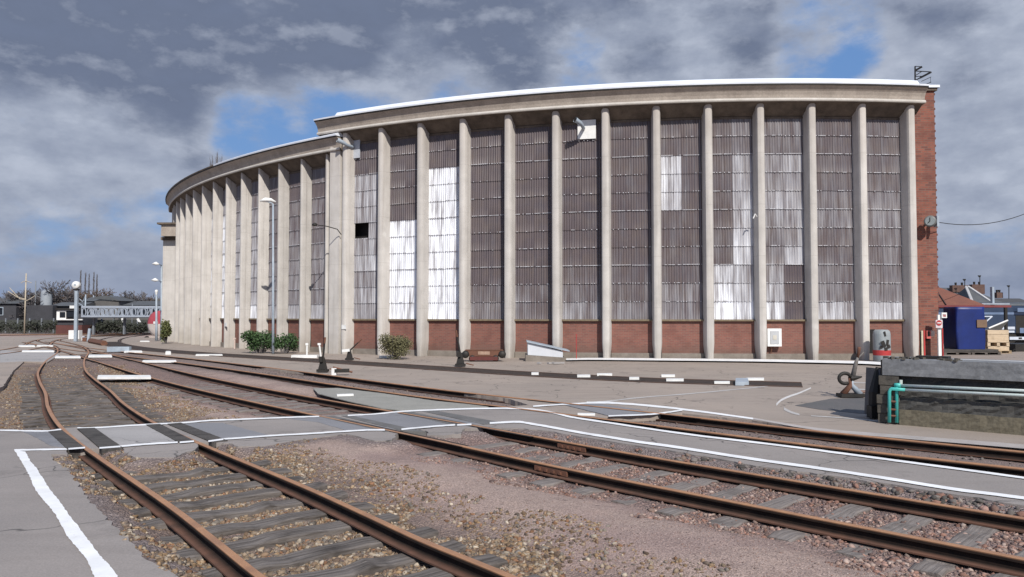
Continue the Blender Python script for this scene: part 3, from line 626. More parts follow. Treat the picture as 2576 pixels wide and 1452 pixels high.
def block(xc,yc,Rt,a0,da,nf,H,nrows,white,a_lo,a_hi,cap,rb):
    Rw=Rt-.65; pol=lambda a,r,z=0:(xc+r*math.sin(a),yc-r*math.cos(a),z)
    sg=1 if da>0 else -1
    # fins
    first=None; w=WL[RH.name]; fins=[]
    for i in range(nf):
        a=a0+da*i
        if first is None:
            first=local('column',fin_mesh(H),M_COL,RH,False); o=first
            me=o.data; me.polygons.foreach_set('use_smooth',[True]*len(me.polygons))
            try:
                me.set_sharp_from_angle(angle=R(28))
            except Exception: pass
        else: o=first.copy(); COL.objects.link(o); o.parent=RH
        p=pol(a,Rw); o.location=(p[0]-w[0],p[1]-w[1],0); o.rotation_euler=(0,0,a); fins.append(o)
    zt=H-.47; rh=(zt-ZS)/nrows
    for i in range(nf-1):
        a,b=sorted((a0+da*i,a0+da*(i+1))); a+=.21/Rw; b-=.21/Rw; arc=(b-a)*Rw; ax=(a+b)/2
        m=MB(); hr=random.Random(i*7+nf); 
        for r_ in range(nrows):
            for hf in(0,1):
                wv=white(i,r_,hf)
                if wv is None: continue
                z1=zt-rh*r_; z0=z1-rh-.045; nw=8; nc=nw*6; o=len(m.v); vs=[]; wv=wv*.8 if (wv<.6 and i<7) else wv; ca_=a+(b-a)*.5*hf; cb_=ca_+(b-a)*.5
                til=hr.uniform(-.006,.006); dz=hr.uniform(-.012,.012); dark=hr.uniform(-.04,.04)
                for zz_,rr_ in((z0+dz,.052+til),(z0+.02+dz,.050),((z0+z1)/2,.034),(z1,.020)):
                    for k in range(nc+1):
                        t_=k/nc; aa=ca_+(cb_-ca_)*t_+(.004/Rw if hf else 0); cor=.020*math.sin(2*PI*nw*t_)
                        vs.append(pol(aa,Rw+rr_+cor+hf*.004,zz_)); m.uv.append(((aa-a)*Rw+i*5.3+hf*2.1*(i%3),zz_*1.0+i*3.1+hf*7.7)); m.at.append(max(0,wv+dark*wv*2))
                fs=[(j*(nc+1)+k,j*(nc+1)+k+1,(j+1)*(nc+1)+k+1,(j+1)*(nc+1)+k) for j in range(3) for k in range(nc)]
                m.add(vs,fs)
                if r_:
                    for k in range(1,nw*2,1):
                        if hr.random()<(.85 if r_ in(2,5,8) else (.5 if (i>=8 and nf==13) else .28)):
                            aa=ca_+(cb_-ca_)*(k/(nw*2)); ds=.018/Rw; z_=z1-.03+dz
                            m.add([pol(aa-ds,Rw+.085,z_-.016),pol(aa+ds,Rw+.085,z_-.016),pol(aa+ds,Rw+.085,z_+.016),pol(aa-ds,Rw+.085,z_+.016)],[(0,1,2,3)]); m.uv+=[(0,0)]*4; m.at+=[(-.3 if wv>.6 else .5+.35*hr.random())]*4
        m.build('cladding_panel',M_CLAD,RH,True)
        A,B=pol(a,Rw+.02),pol(b,Rw+.02)
        uvwall([A,B],ZP,ZB).build('brick_panel',M_BRICK,RH)
        sm=MB(); P4=[pol(a,Rw-.1),pol(a,Rw+.16),pol(b,Rw+.16),pol(b,Rw-.1)]; sm.prism([q[:2] for q in P4],ZB,ZS-.012).build('sill',M_SILL,RH)
        P4=[pol(a,Rw-.1),pol(a,Rw+.10),pol(b,Rw+.10),pol(b,Rw-.1)]; MB().prism([q[:2] for q in P4],-.05,ZP).build('plinth',M_PLINTH,RH)
    # cornice, soffit, roof edge, roof
    N_=90; ang=[a_lo+(a_hi-a_lo)*k/N_ for k in range(N_+1)]
    def sweep(prof,caps=True,rng_=None):
        an=rng_ or ang; m=MB(); vs=[pol(a,Rt+r,H+z) for a in an for r,z in prof]; k=len(prof)
        fs=[(i*k+j,(i+1)*k+j,(i+1)*k+(j+1)%k,i*k+(j+1)%k) for i in range(len(an)-1) for j in range(k)]
        fs.append(tuple(range(k-1,-1,-1))); fs.append(tuple((len(an)-1)*k+j for j in range(k))); return m.add(vs,fs)
    fas=[(.06,.035),(.20,.035),(.16,.20),(.17,.21),(.19,.34),(.25,.50),(.36,.64),(.44,.70),(.10,.705),(.06,.5)]
    sweep(fas).build('cornice',M_COR if not rb else rb,RH)
    sweep([(.205,.03),(.25,.045),(.27,.09),(.25,.16),(.18,.20),(.10,.12)]).build('cornice_lip',M_LIP,RH)
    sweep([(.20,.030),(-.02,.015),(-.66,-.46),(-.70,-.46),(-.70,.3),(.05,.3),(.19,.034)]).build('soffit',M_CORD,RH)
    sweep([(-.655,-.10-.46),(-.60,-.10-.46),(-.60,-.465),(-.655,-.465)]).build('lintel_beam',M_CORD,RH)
    sweep([(.47,.71),(.47,.765),(-.9,.80),(-.9,.71)]).build('shadow_gap_strip',M_BLACK,RH)  # black strip painting in the shadow gap below the roof edge
    for (r0,r1,mat,hh) in cap:
        an=[r0+(r1-r0)*k/50 for k in range(51)]
        prof=[(.50,.768),(.515,.84),(.34,.86+.18*hh),(.0,.90+.26*hh),(-.6,.92+.28*hh),(-.6,.768)]
        o=sweep(prof,True,an).build('roof_edge',mat,RH,False)
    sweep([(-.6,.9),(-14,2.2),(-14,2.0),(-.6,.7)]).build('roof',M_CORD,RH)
    m=MB(); pts=[pol(a,Rw-.5) for a in ang]; uvwall(pts,0,H-.3,m).build('inner_wall',M_DARKIN,RH)
    return pol,Rw,fins
AO=.16/46.2
def white_r(i,r,h):
    b=i+1
    T={1:lambda:None if(r==5 and h==0) else (.02 if r<2 else (.42,.46,.38,.30,.36,.44,.30,.42,.34)[r-2]),
       2:lambda:.0 if r<2 else (.04 if r<5 else .93),3:lambda:.0 if r<2 else .80+.02*r*(r>4),
       4:lambda:.02 if r<9 else (.10 if r<10 else .16),5:lambda:.02 if r<9 else .12,6:lambda:.03 if r<8 else (.08,.13,.24)[r-8],
       7:lambda:.05 if r<8 else (.06,.10,.18)[r-8],8:lambda:(.50 if h==0 else .05) if 2<=r<5 else (.06 if r<9 else .15),
       9:lambda:(.07 if h==0 else (.14,.12,.32,.36,.38,.45,.50,.52,.3,.38,.55)[r]) if r<8 else (.55,.66,.8)[r-8] if h==0 else (.36,.42,.6)[r-8],
       10:lambda:(.14,.10,.26,.22,.30,.20,.16,.18,.24,.38,.62)[r] if h==0 else (.12,.10,.30,.24,.32,.28,.26,.40,.02,.02,.02)[r],
       11:lambda:(.06,.06,.08,.08,.13,.16,.09,.08,.11,.15,.44)[r],12:lambda:(.08,.06,.08,.09,.15,.17,.11,.14,.11,.16,.50)[r]}
    return T[b]()
M_ALU=simple('aluminium_strip',(.62,.66,.72),(.5,.55,.6),1.5,.3,0,metal=.3,spec=.6,fine=0)
a0R=R(-28.932)+AO; daR=R(2.95296)
polR,RwR,finsR=block(13.21,80.65,46.17,a0R,daR,13,11.82,11,white_r,R(-30.9),R(7.35),
   [(R(-29.0),R(6.75),M_ROOFW,1.0),(R(-30.9),R(-29.01),M_ROOFW,.1),(R(6.76),R(7.35),M_ROOFW,.1)],None)
def white_l(i,r,h):
    g=random.Random(i*31+r)
    base=(.06,.05,.10,.12,.14,.16,.18,.20,.22,.42)[r] if i<3 else (.05,.12,.25,.36,.42,.40,.46,.40,.45,.75)[r]
    if i>=5: base=(.15,.35,.6,.7,.75,.8,.8,.8,.8,.85)[r]
    return base+g.uniform(-.05,.08)
kL=1.1761*2.05; a0L=R(-35.09)+.16/54.6
polL,RwL,finsL=block(8.7385*kL,36.597*kL if False else (35.59386683*kL),22.63052483*kL,a0L,R(-2.24558),14,10.87,10,white_l,R(-67.5),R(-33.6),
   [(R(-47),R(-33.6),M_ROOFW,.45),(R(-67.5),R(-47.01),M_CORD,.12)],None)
# joint pier, side wall, far wing pier and brick end wall
def polar_box(pol,a0,a1,r0,r1,z0,z1,name,mat):
    q=[pol(a0,r1),pol((a0+a1)/2,r1),pol(a1,r1),pol(a1,r0),pol((a0+a1)/2,r0),pol(a0,r0)]
    return MB().prism([p[:2] for p in q],z0,z1).build(name,mat,RH)
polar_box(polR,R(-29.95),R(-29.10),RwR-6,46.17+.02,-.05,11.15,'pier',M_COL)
polar_box(polR,R(-29.90),R(-29.0),RwR-6,46.17-.25,11.153,11.86,'pier',M_COR)
# far wing seen past the left end
x0,_,_=Q(415,860,60); x1,_,_=Q(446,860,60)
polar=[(x0,59.4),(x1+4,59.4),(x1+4,75),(x0,75)]
MB().prism(polar,-.05,7.95).build('far_wing_wall',M_COL,RH)
xa=Q(403.5,570,59)[0]
MB().prism([(xa+.25,58.6),(x1+4,58.6),(x1+4,76),(xa+.25,76)],8.2,9.1).build('far_wing_cornice',M_COR,RH)
MB().prism([(xa,58.4),(x1+4,58.4),(x1+4,76.2),(xa,76.2)],9.103,9.25).build('far_wing_coping',M_CORD,RH)
MB().prism([(x0-.1,59.2),(x1+4,59.2),(x1+4,75.2),(x0-.1,75.2)],7.953,8.197).build('far_wing_soffit',M_CORD,RH)
# brick end wall
Yb=35.3; xl=polR(a0R+daR*12,RwR)[0]+.30; xr=Q(2363,895,Yb)[0]
m=uvwall([(xl,Yb+14),(xl,Yb),(xr,Yb),(xr,Yb+14),(xl,Yb+14)],-.05,12.62); EW=m.build('brick_end_wall',M_BRICKE,RH)
MB().prism([(xl-.1,Yb-.18),(xr+.18,Yb-.18),(xr+.18,Yb+14.1),(xl-.1,Yb+14.1)],12.75,12.87).build('coping',M_ROOFW,RH)
MB().prism([(xl,Yb-.10),(xr+.10,Yb-.10),(xr+.10,Yb+14.05),(xl,Yb+14.05)],12.622,12.748).build('coping_underside',M_CORD,RH)
m=MB();rr=random.Random(2); mt_=simple('dark_brick',(.12,.055,.05),(.2,.08,.06),4,.9,.3)
for k in range(1,70,2): MB().box((xr+.012,Yb+.10,.4+k*.175),(.05,.22,.095)).build('quoin_brick',mt_,RH)
# broken pane edge pieces
a_=a0R+daR*0.27; c_=polR(a_,RwR+.03,ZS+ (11.82-.47-ZS)/11*5.0+.18)
# ---------------------------------------------------------------- fixtures on the building
def on_bay(pol,Rt,u,v,out=0.0):        # nearest wall point seen at u,v on radius Rt+out
    r=ray(u,v); xc,yc=(13.21,80.65) if pol is polR else (8.7385*kL,35.59386683*kL)
    lo=1.0; a=r[0]**2+r[1]**2; b=-2*(r[0]*xc+r[1]*yc); c=xc*xc+yc*yc-(Rt+out)**2
    t=(-b-math.sqrt(b*b-4*a*c))/(2*a); return (r[0]*t,r[1]*t,CH+r[2]*t), math.atan2(r[0]*t-xc,yc-r[1]*t)
def wall_plate(u0,v0,u1,v1,th,name,mat,out=.07,label=None,cat=None,group=None):
    p,a=on_bay(polR,RwR,(u0+u1)/2,(v0+v1)/2,out); s=math.hypot(p[0],p[1])/F
    return p,a,(abs(u1-u0)*s,abs(v1-v0)*s)
for (u0,v0,u1,v1,un,vn,lab) in((883,347,908,398,880,362,'grey elbow vent pipe on a pale board at the top of the first bay'),
                           (1453,302,1499,350,1470,314,'grey elbow vent pipe on a white board high in the sixth bay')):
    p,a,(w_,h_)=wall_plate(u0,v0,u1,v1,.03,'x',None,.12)
    T=thing('vent_pipe',lab,'vent pipe',p,'vent pipes in the cladding')
    MB().box(p,(w_,.05,h_),a).build('board',M_PAINTW if u0>1000 else simple('pale_board',(.5,.53,.58),(.42,.45,.5),3,.6,.1),T)
    q=Vector(p)+Vector((math.sin(a),-math.cos(a),0))*.05+Vector((-.15,0,.05)); o_=Vector((math.sin(a),-math.cos(a),0))
    q2=q+o_*.62+Vector((-.08,0,.10)); q3=q2+o_*.16+Vector((-.22,0,.12))
    MB().tube([q,q+o_*.45,q2,q3],[.085,.085,.10,.13],12,False).build('pipe',M_GREYP,T,True)
    MB().lathe(q3-(q3-q2).normalized()*.04,[(.0,0),(.115,.0)],12,rx=PI/2,rz=a-.4).build('opening',M_BLACK,T)
# lamps on brackets
def wall_lamp(u,v,lab,out=.05,right=True):
    p,a=on_bay(polR,46.17,u,v,out); T=thing('wall_lamp',lab,'lamp',p,'lamps on brackets along the fins')
    P=Vector(p); o_=Vector((math.sin(a),-math.cos(a),0)); s=Vector((-.9,-.3,0)) if right else Vector((.3,-.5,0))
    MB().tube([P,P+o_*.3+Vector((0,0,.25)),P+o_*.7+s*.3+Vector((0,0,.36)),P+o_*.9+s*.6+Vector((0,0,.38))],.025,6).build('bracket',M_GREYP if not right else M_BLACK,T)
    h=P+o_*.95+s*.75+Vector((0,0,.40)); MB().lathe(h,[(0,.1),(.08,.08),(.15,0),(.13,-.06),(0,-.08)],10).build('lamp_head',M_BLACK if right else M_PAINTW,T,True)
wall_lamp(858,590,'dark hooked lamp bracket on the joint pier, casting a shadow')
p,a=on_bay(polR,46.17,1904,545,.02); tag(MB().tube([p,Vector(p)+Vector((-.12,-.12,.10)),Vector(p)+Vector((-.20,-.1,-.10))],.03,6).build('wall_bracket',M_PAINTW),'small pale bracket on the fin between the ninth and tenth bays','bracket')
for u,v,lab in((865,823,'small white notice plate low on the first fin'),(568,817,'small white notice plate on a fin of the left wing')):
    pl,rt=(polR,46.17) if u>800 else (polL,22.63052483*kL)
    p,a=on_bay(pl,rt,u,v,.02); tag(MB().box(p,(.30,.03,.22),a).build('notice_plate',M_PAINTW),lab,'notice')
# electrical box
p,a,(w_,h_)=wall_plate(1930,828,1963,870,.2,'x',None,.22)
T=thing('meter_box','white meter cabinet with grey window on the brick under the tenth bay','cabinet',(p[0],p[1],p[2]-h_/2))
MB().box(p,(w_,.24,h_),a).build('body',M_PAINTW,T)
o_=Vector((math.sin(a),-math.cos(a),0)); wn=MB().box(Vector(p)+o_*.13,(w_*.62,.03,h_*.72),a).build('window',simple('grey_pane',(.45,.46,.47),(.38,.39,.4),3,.4,0),T)
MB().box(Vector(p)+o_*.15,(w_*.26,.02,h_*.25),a).build('label_plate',simple('beige_plate',(.55,.52,.45),None,3,.5,0),wn)
MB().tube([Vector(p)+Vector((-.1,0,-h_/2)),(p[0]-.1,p[1]+.1,.3)],.025,6).build('conduit',M_RUST,T)
# clock on the end wall
p=Q(2340,557,Yb-.55); T=thing('wall_clock','round grey clock on a bracket high on the brick end wall','clock',p)
MB().lathe(p,[(0,.14),(.23,.14),(.26,.10),(.26,-.10),(.23,-.14),(0,-.14)],24,rx=PI/2,rz=-.55).build('case',simple('clock_case',(.16,.165,.16),None,3,.5,.1),T,True)
f=Vector((-.52,-.85,0)); dl=MB().lathe(Vector(p)+f*.145,[(0,0),(.20,0)],24,rx=PI/2,rz=-.55).build('dial',simple('clock_dial',(.28,.31,.31),(.22,.25,.25),4,.4,0),T)
m=MB();sdv=Vector((.85,-.52,0))
m.tube([Vector(p)+f*.16,Vector(p)+f*.16+Vector((0,0,.17))],.014,4); m.tube([Vector(p)+f*.16,Vector(p)+f*.16-sdv*.08+Vector((0,0,-.08))],.018,4); m.build('hands',M_BLACK,dl)
MB().tube([p,(p[0]+.1,Yb,p[2])],.05,8).build('bracket',M_BLACK,T)
MB().box((p[0]+.34,p[1]+.1,p[2]),(.1,.3,.5)).build('side_box',M_GREYP,T)
# cable
def cable(a,b,sag,r=.018,name='overhead_cable',label='thin cable running right from the clock'):
    a,b=Vector(a),Vector(b); pts=[a.lerp(b,k/14)-Vector((0,0,sag*4*(k/14)*(1-k/14))) for k in range(15)]
    return tag(MB().tube(pts,r,5).build(name,M_BLACK),label,'cable')
cable((p[0]+.4,p[1],p[2]-.05),Q(2640,508,38),.5)
# aerial on the roof
p=Q(2302,220,37); T=thing('roof_aerial','dark television aerial of slanting rods on the roof corner','aerial',p); m=MB()
MB().tube([p,Q(2302,167,37)],.035,6).build('mast',M_BLACK,T)
for (a,b,c,d,r_) in((2302,167,2317,168,.02),(2302,178,2320,168,.05),(2302,179,2340,181,.025),(2302,191,2319,180,.02),(2302,193,2318,192,.02),(2302,203,2315,196,.03),(2315,196,2342,182,.05),(2318,205,2342,194,.015),(2328,213,2342,207,.02),(2341,194,2341,207,.01)):
    MB().tube([Q(a,b,37-(.02*(c-a) if c!=a else 0)),Q(c,d,37-.03*(c-2302))],r_,5).build('rod',M_BLACK,T)
# ---------------------------------------------------------------- things beside the building
def gp(u,v,z=0): return Vector(G(u,v,z))
# grey tank with red band
b=gp(2219,909); r_=20.5*b.y/F; hh=(905-826)*b.y/F
T=thing('grey_tank','upright grey tank with a red band and domed lid before the last bay','tank',b)
M_TANK=simple('tank_grey',(.30,.33,.34),(.24,.26,.27),1.5,.5,.1,streak=3)
MB().lathe(b,[(r_*.98,0),(r_,.05),(r_,.27)],28).build('lower_shell',M_TANK,T,True)
MB().lathe(b,[(r_*1.012,.27),(r_*1.012,.50)],28).build('red_band',M_REDP,T,True)
MB().lathe(b,[(r_,.50),(r_,hh-.22),(r_*.93,hh-.07),(r_*.72,hh),(0,hh+.01)],28).build('upper_shell',M_TANK,T,True)
m=MB()
for u,v,w_,h_ in((2217,840,4,12),(2213,866,9,16),(2223,862,6,14),(2226,872,8,8),(2208,874,5,7),(2219,878,7,8)):
    an=(u-2219)/20.5; q=Vector((b.x+r_*an,b.y-r_*math.sqrt(1-an*an)-.012,CH+ray(u,v)[2]/ray(u,v)[1]*(b.y-r_)))
    MB().box(q,(w_*b.y/F,.03,h_*b.y/F),0,0,random.uniform(-.5,.5)).build('stencil_mark',M_BLACK,T)
# arch niche behind tank
pn=[(2187+ (0 if k<2 else 0),0) for k in range(2)]
p,a=on_bay(polR,RwR,2196,870,.035); m=MB(); wv=.55
pr=[(-wv,0)]+[(-wv*math.cos(t),.9+wv*.9*math.sin(t)) for t in np.linspace(0,PI,12)]+[(wv,0)]
m.add([(p[0]+x*math.cos(a),p[1]+x*math.sin(a),z) for x,z in pr],[tuple(range(len(pr)))]).build('arched_opening',M_DARKIN,RH)
# street lamp in front of left wing
def lamp_post(u,vb,vt,name,lab,head='cobra',r=.06,mat=None,group=None,lean=0,hl=1.0,Y=None):
    b=gp(u,vb) if Y is None else Vector(Q(u,vb,Y)); tp=Vector(Q(u+lean,vt,b.y)); mat=mat or M_GREYP
    T=thing(name,lab,'lamp' if head else 'pole',b,group)
    MB().tube([b,b+(tp-b)*.3,tp],[r*1.25,r,r*.75],10).build('post',mat,T,True)
    if head=='cobra':
        MB().tube([tp,tp+Vector((-.25,-.1,.10)),tp+Vector((-.5,-.15,.12))],.04,6).build('arm',mat,T)
        m=MB().tube([tp+Vector((.15,0,.10)),tp+Vector((-.1,-.05,.2)),tp+Vector((-.5*hl,-.15,.2)),tp+Vector((-.85*hl,-.2,.12))],[.03,.10,.12,.04],10); m.build('lamp_head',M_PAINTW,T,True)
    elif head=='ball': MB().lathe(tp,[(.05,-.35),(.07,-.2),(.11,0),(.13,.08),(.09,.17),(0,.2)],12).build('lamp_head',M_PAINTW,T,True)
    return T
lamp_post(687,890,513,'street_lamp','tall pale blue lamp post with a flat head before the left wing','cobra',.062,hl=.75)
lamp_post(393.5,857,735,'street_lamp','slim lamp post with a round head left of the building end','ball',.09,r_ if False else M_GREYP)
T=lamp_post(406.5,855,668,'street_lamp','tall lamp post with two arms close to the far end of the building',None,.10); T['category']='lamp'
for vv,du in((668,8),(709,10)):
    tp=Vector(Q(407,vv,T.location.y)); e=Vector(Q(408-du,vv-3,T.location.y-.5))
    MB().tube([tp,e],.04,5).build('arm',M_GREYP,T); MB().tube([e,e+Vector((-.25,0,.06)),e+Vector((-.55,0,.03))],[.05,.16,.05],8).build('lamp_head',M_PAINTW,T,True)
# white marker posts
def post(u,vb,vt,w,name,lab,mat,cap=False,cat='post',lean=0):
    b=gp(u,vb); s=b.y/F; h=(vb-vt)*s; T=thing(name,lab,cat,b)
    MB().tube([b,b+Vector((lean*s,0,h))],w*s/2,8).build('post',mat,T)
    if cap: MB().box(b+Vector((lean*s,0,h)),(w*s*1.6,w*s*1.3,.1),0).build('cap',mat,T)
    return T
T=post(772,898,866,4,'marker_post','white marker post rising from a white slab near the joint',M_PAINTW,True)
MB().box(gp(768,899)+Vector((0,0,.04)),(1.25,.45,.14)).build('base_slab',M_PAINTW,T)
post(807,897,866,4.5,'marker_post','white marker post leaning beside the dark corner of the joint',M_PAINTW,True,lean=-4)
post(590,878,852,4,'marker_post','short pinkish white post in front of the left wing',simple('pinkish_post',(.6,.48,.42),None,3,.7,0),True)
post(818,888,868,3,'marker_post','tiny white topped peg right at the joint corner',M_PAINTW,True)
T=post(1450,905,840,1.8,'red_rod','thin red rod standing beside the white ramp',M_REDP)
T=thing('bracket_post','small leaning grey stub by the far turnout','post',gp(224,859))
b=gp(224,859); MB().box(b+Vector((0,0,.5)),(.18,.18,1.0),0,0,.1).build('stub',M_GREYP,T); MB().box(b+Vector((-.3,0,.15)),(.3,.3,.3)).build('foot',M_RUST,T)
# wedge shaped white cover
b0,b1=gp(1325,908),gp(1428,911); T=thing('sloping_cover','white wedge-shaped metal cover on a low concrete base by the fin','cover',b0)
def hz(b,v): return CH+ray(CX,v)[2]/ray(CX,v)[1]*b.y
za,zb_=hz(b0,861),hz(b1,886); zc=hz(b0,893)
y0,y1=b0.y-.0,b0.y+1.5
def wedge(x0,x1,y0,y1,z0a,z0b,z1a,z1b):
    return MB().add([(x0,y0,z0a),(x1,y0,z0b),(x1,y1,z0b),(x0,y1,z0a),(x0,y0,z1a),(x1,y0,z1b),(x1,y1,z1b),(x0,y1,z1a)],[(0,3,2,1),(4,5,6,7),(0,1,5,4),(1,2,6,5),(2,3,7,6),(3,0,4,7)])
M_COVER=simple('cover_metal',(.60,.62,.66),(.52,.54,.58),1,.5,.05,fine=.05)
wedge(b0.x+.05,b1.x-.15,y0,y1,zc,zb_-.28,za,zb_-.02).build('cover',M_COVER,T)
wedge(b0.x,b1.x+.15,y0-.1,y1+.05,zc+.31 if False else za+.003,zb_-.02,za+.06,zb_+.03).build('lid_rim',M_GREYP,T)
wedge(b0.x-.05,b1.x-.05,y0-.12,y1,-.03,-.03,zc-.003,zb_-.285).build('base',M_PLINTH,T)
# rusty trolley
b=gp(1217,909); s=b.y/F; T=thing('rusty_trolley','low rust-red trolley frame with a buffer beam against the brick','trolley',b)
L=98*s; MB().box((b.x,b.y+.35,.34),(L,.5,.26)).build('frame',M_RUST,T); MB().box((b.x,b.y+.30,.12),(L*.72,.6,.16)).build('lower_beam',simple('maroon',(.13,.035,.03),(.08,.03,.025),3,.8,.2),T)
MB().box((b.x,b.y+.086,.36),(L*.30,.02,.15)).build('nameplate',simple('beige_plate2',(.42,.30,.22),(.2,.1,.07),5,.7,.1,fine=.3),T)
MB().box((b.x,b.y+.35,.485),(L*.96,.54,.03)).build('top_plate',M_RUST,T)
for k in(-1,1):
    MB().lathe((b.x+k*L*.47,b.y+.06,.30),[(0,-.07),(.17,-.07),(.17,.05),(.1,.1),(0,.1)],12,rx=PI/2).build('buffer',M_BLACK,T,True)
    MB().lathe((b.x+k*L*.3,b.y+.1,.12),[(0,-.06),(.15,-.06),(.15,.06),(0,.06)],14,rx=PI/2).build('wheel',M_BLACK,T,True)
# point levers
def lever(u,vb,h,lean,lab,wt='black',sc=1.0,az=0.0):
    b=gp(u,vb); T=thing('point_lever',lab,'lever',b,rz=0)
    m=MB().box(b+Vector((0,0,.05*sc)),(.36*sc,.26*sc,.08*sc)); m.build('base',M_BLACK,T)
    m=MB().add([tuple(b+Vector(q)*sc) for q in((-.14,-.06,.1),(.14,-.06,.1),(.05,-.04,.48),(-.05,-.04,.48),(-.14,.06,.1),(.14,.06,.1),(.05,.04,.48),(-.05,.04,.48))],[(0,1,2,3),(7,6,5,4),(0,4,5,1),(1,5,6,2),(2,6,7,3),(3,7,4,0)]); m.build('stand',M_BLACK,T)
    MB().box(b+Vector((-.14,-.07,.44))*sc if wt=='white' else b+Vector((-.05,-.05,.42))*sc,(.34*sc,.16*sc,.12*sc) if wt=='white' else (.12*sc,.14*sc,.18*sc),0,0,-.1).build('weight',M_PAINTW if wt=='white' else M_BLACK,T)
    q=b+Vector((0,0,.42))*sc; tp=b+Vector((lean,0,h))
    MB().tube([q,q.lerp(tp,.6),tp],[.035*sc,.028*sc,.02*sc],7).build('lever_arm',M_BLACK,T); MB().tube([q.lerp(tp,.72),tp],.032*sc,7).build('handle',M_RUST,T)
    MB().tube([b+Vector((.2,.1,.1))*sc,b+Vector((.45,.2,.03))*sc],.025,6).build('rod',M_RUST,T)
    return T
lever(879,906,.95,.55,'white-weighted point lever leaning right before the first brick bay','white',1.0)
lever(812,936,1.25,.08,'upright black point lever between the rails below the joint','black',1.1)
lever(1158,922,1.45,-.18,'black point lever standing left of the rusty trolley','black',1.15)
b=gp(852,943); T=thing('point_machine','small black and white linkage box on the yard by the joint','machine',b)
MB().box(b+Vector((-.15,0,.11)),(.16,.16,.24)).build('white_block',M_PAINTW,T); MB().box(b+Vector((.1,.05,.14)),(.5,.2,.12),.2).build('crank',M_BLACK,T); MB().tube([b+Vector((-.2,0,.26)),b+Vector((.45,.1,.08))],.035,6).build('rod',M_RUST,T)
# big lever at right
b=gp(2141,998); s=b.y/F; T=thing('point_lever','large point lever with a ring weight near the loading dock','lever',b)
MB().box(b+Vector((0,0,.04)),(.62,.34,.08)).build('base',M_BLACK,T)
for k,(xa_,xb_) in enumerate(((-.20,.0),(.22,.02))): MB().tube([b+Vector((xa_,0,.06)),b+Vector((xb_*.5,0,.30)),b+Vector((-.02+.05*k,0,.50))],[.09,.06,.05],8).build('stand_leg',M_GREYP if k else M_RUST,T,True)
ring=[b+Vector((-.16+.15*math.cos(t),-.03,.46+.13*math.sin(t))) for t in np.linspace(.3,5.2,16)]
MB().tube(ring,.045,8).build('ring_weight',M_BLACK,T,True)
MB().tube([b+Vector((-.02,0,.46)),b+Vector((.28,0,.50))],[.10,.02],6).build('pointer',M_BLACK,T)
p1,p2,p3=b+Vector((.05,0,.50)),b+Vector((.14,0,.86)),b+Vector((.22,0,1.25))
M_OLDG=simple('worn_grey_iron',(.20,.19,.18),(.10,.08,.07),6,.7,.3)
MB().tube([p1,p2,p3-Vector((.03,0,.25))],[.065,.05,.025],8).build('lever_arm',M_OLDG,T,True); MB().tube([p3-Vector((.035,0,.28)),p3-Vector((0,0,.05)),p3],[.03,.045,.04],8).build('handle',M_RUST,T,True)
MB().tube([p2+Vector((0,0,.05)),p2+Vector((.20,0,.26))],.018,5).build('catch',M_OLDG,T)
MB().tube([b+Vector((.25,0,.12)),b+Vector((.55,-.1,.14)),b+Vector((.85,-.4,.24))],[.03,.05,.08],8).build('throw_rod',simple('rust_white',(.32,.22,.18),(.16,.08,.06),4,.7,.2),T)
# ---------------------------------------------------------------- loading dock
a,b=gp(2219,1062.6),gp(2900,1121); dr=(b-a).normalized(); nn=Vector((-dr.y,dr.x,0)); 
if nn.y<0: nn=-nn
M_SLAB=simple('stained_dock_concrete',(.22,.225,.235),(.12,.125,.13),.9,.85,.5,22,fine=.4)
M_MOSS=simple('mossy_dock_wall',(.16,.14,.10),(.09,.08,.06),1.4,.95,.9,14,fine=.55)
M_DKST=simple('dark_wet_stone',(.085,.083,.078),(.05,.048,.045),1.8,.95,.9,12,fine=.5)
M_BLOCK=simple('rough_stone_block',(.10,.09,.075),(.05,.045,.04),2.5,.95,.9,10,fine=.5)
DK=thing('loading_dock','low stained concrete loading dock with mossy lower wall at right','dock',a)
def dk(x0,x1,d0,d1,z0,z1,name,mat,jit=0):
    q=[a+dr*x0+nn*d0,a+dr*x1+nn*d0,a+dr*x1+nn*d1,a+dr*x0+nn*d1]
    if not jit: return MB().prism([(p.x,p.y) for p in q],z0,z1).build(name,mat,DK)
    m=MB(); nx_=max(2,int((x1-x0)/.10)); nz_=max(2,int((z1-z0)/.06)); vs=[]
    for j in range(nz_+1):
        for i in range(nx_+1):
            o=random.uniform(-jit,jit) if 0<i<nx_ else 0; zz_=z0+(z1-z0)*j/nz_+(random.uniform(-.5,.3)*jit if j==nz_ else 0)
            p=a+dr*(x0+(x1-x0)*i/nx_)+nn*(d0+o); vs.append((p.x,p.y,zz_))
    k=nx_+1; fs=[(j*k+i,j*k+i+1,(j+1)*k+i+1,(j+1)*k+i) for j in range(nz_) for i in range(nx_)]
    n0=len(vs)
    for i in range(nx_+1):
        p=a+dr*(x0+(x1-x0)*i/nx_)+nn*d1; vs.append((p.x,p.y,z1))
    fs+=[(nz_*k+i,nz_*k+i+1,n0+i+1,n0+i) for i in range(nx_)]
    for i in (0,): 
        pb=a+dr*x0+nn*d1; vs.append((pb.x,pb.y,z0)); nb=len(vs)-1; fs.append(tuple([j*k for j in range(nz_+1)]+[n0,nb])[::-1])
    return m.add(vs,fs).build(name,mat,DK)
LD=9.0
dk(.02,LD,.0,1.05,.905,1.215,'top_slab',M_SLAB,.006)
dk(.08,LD,.16,1.0,.47,.903,'recessed_wall',M_DKST,.02)
dk(.30,LD,.04,.5,.26,.50,'middle_ledge',M_DKST,.022)
dk(.30,LD,.0,.55,-.1,.27,'mossy_plinth',M_MOSS,.009)
rr=random.Random(8)
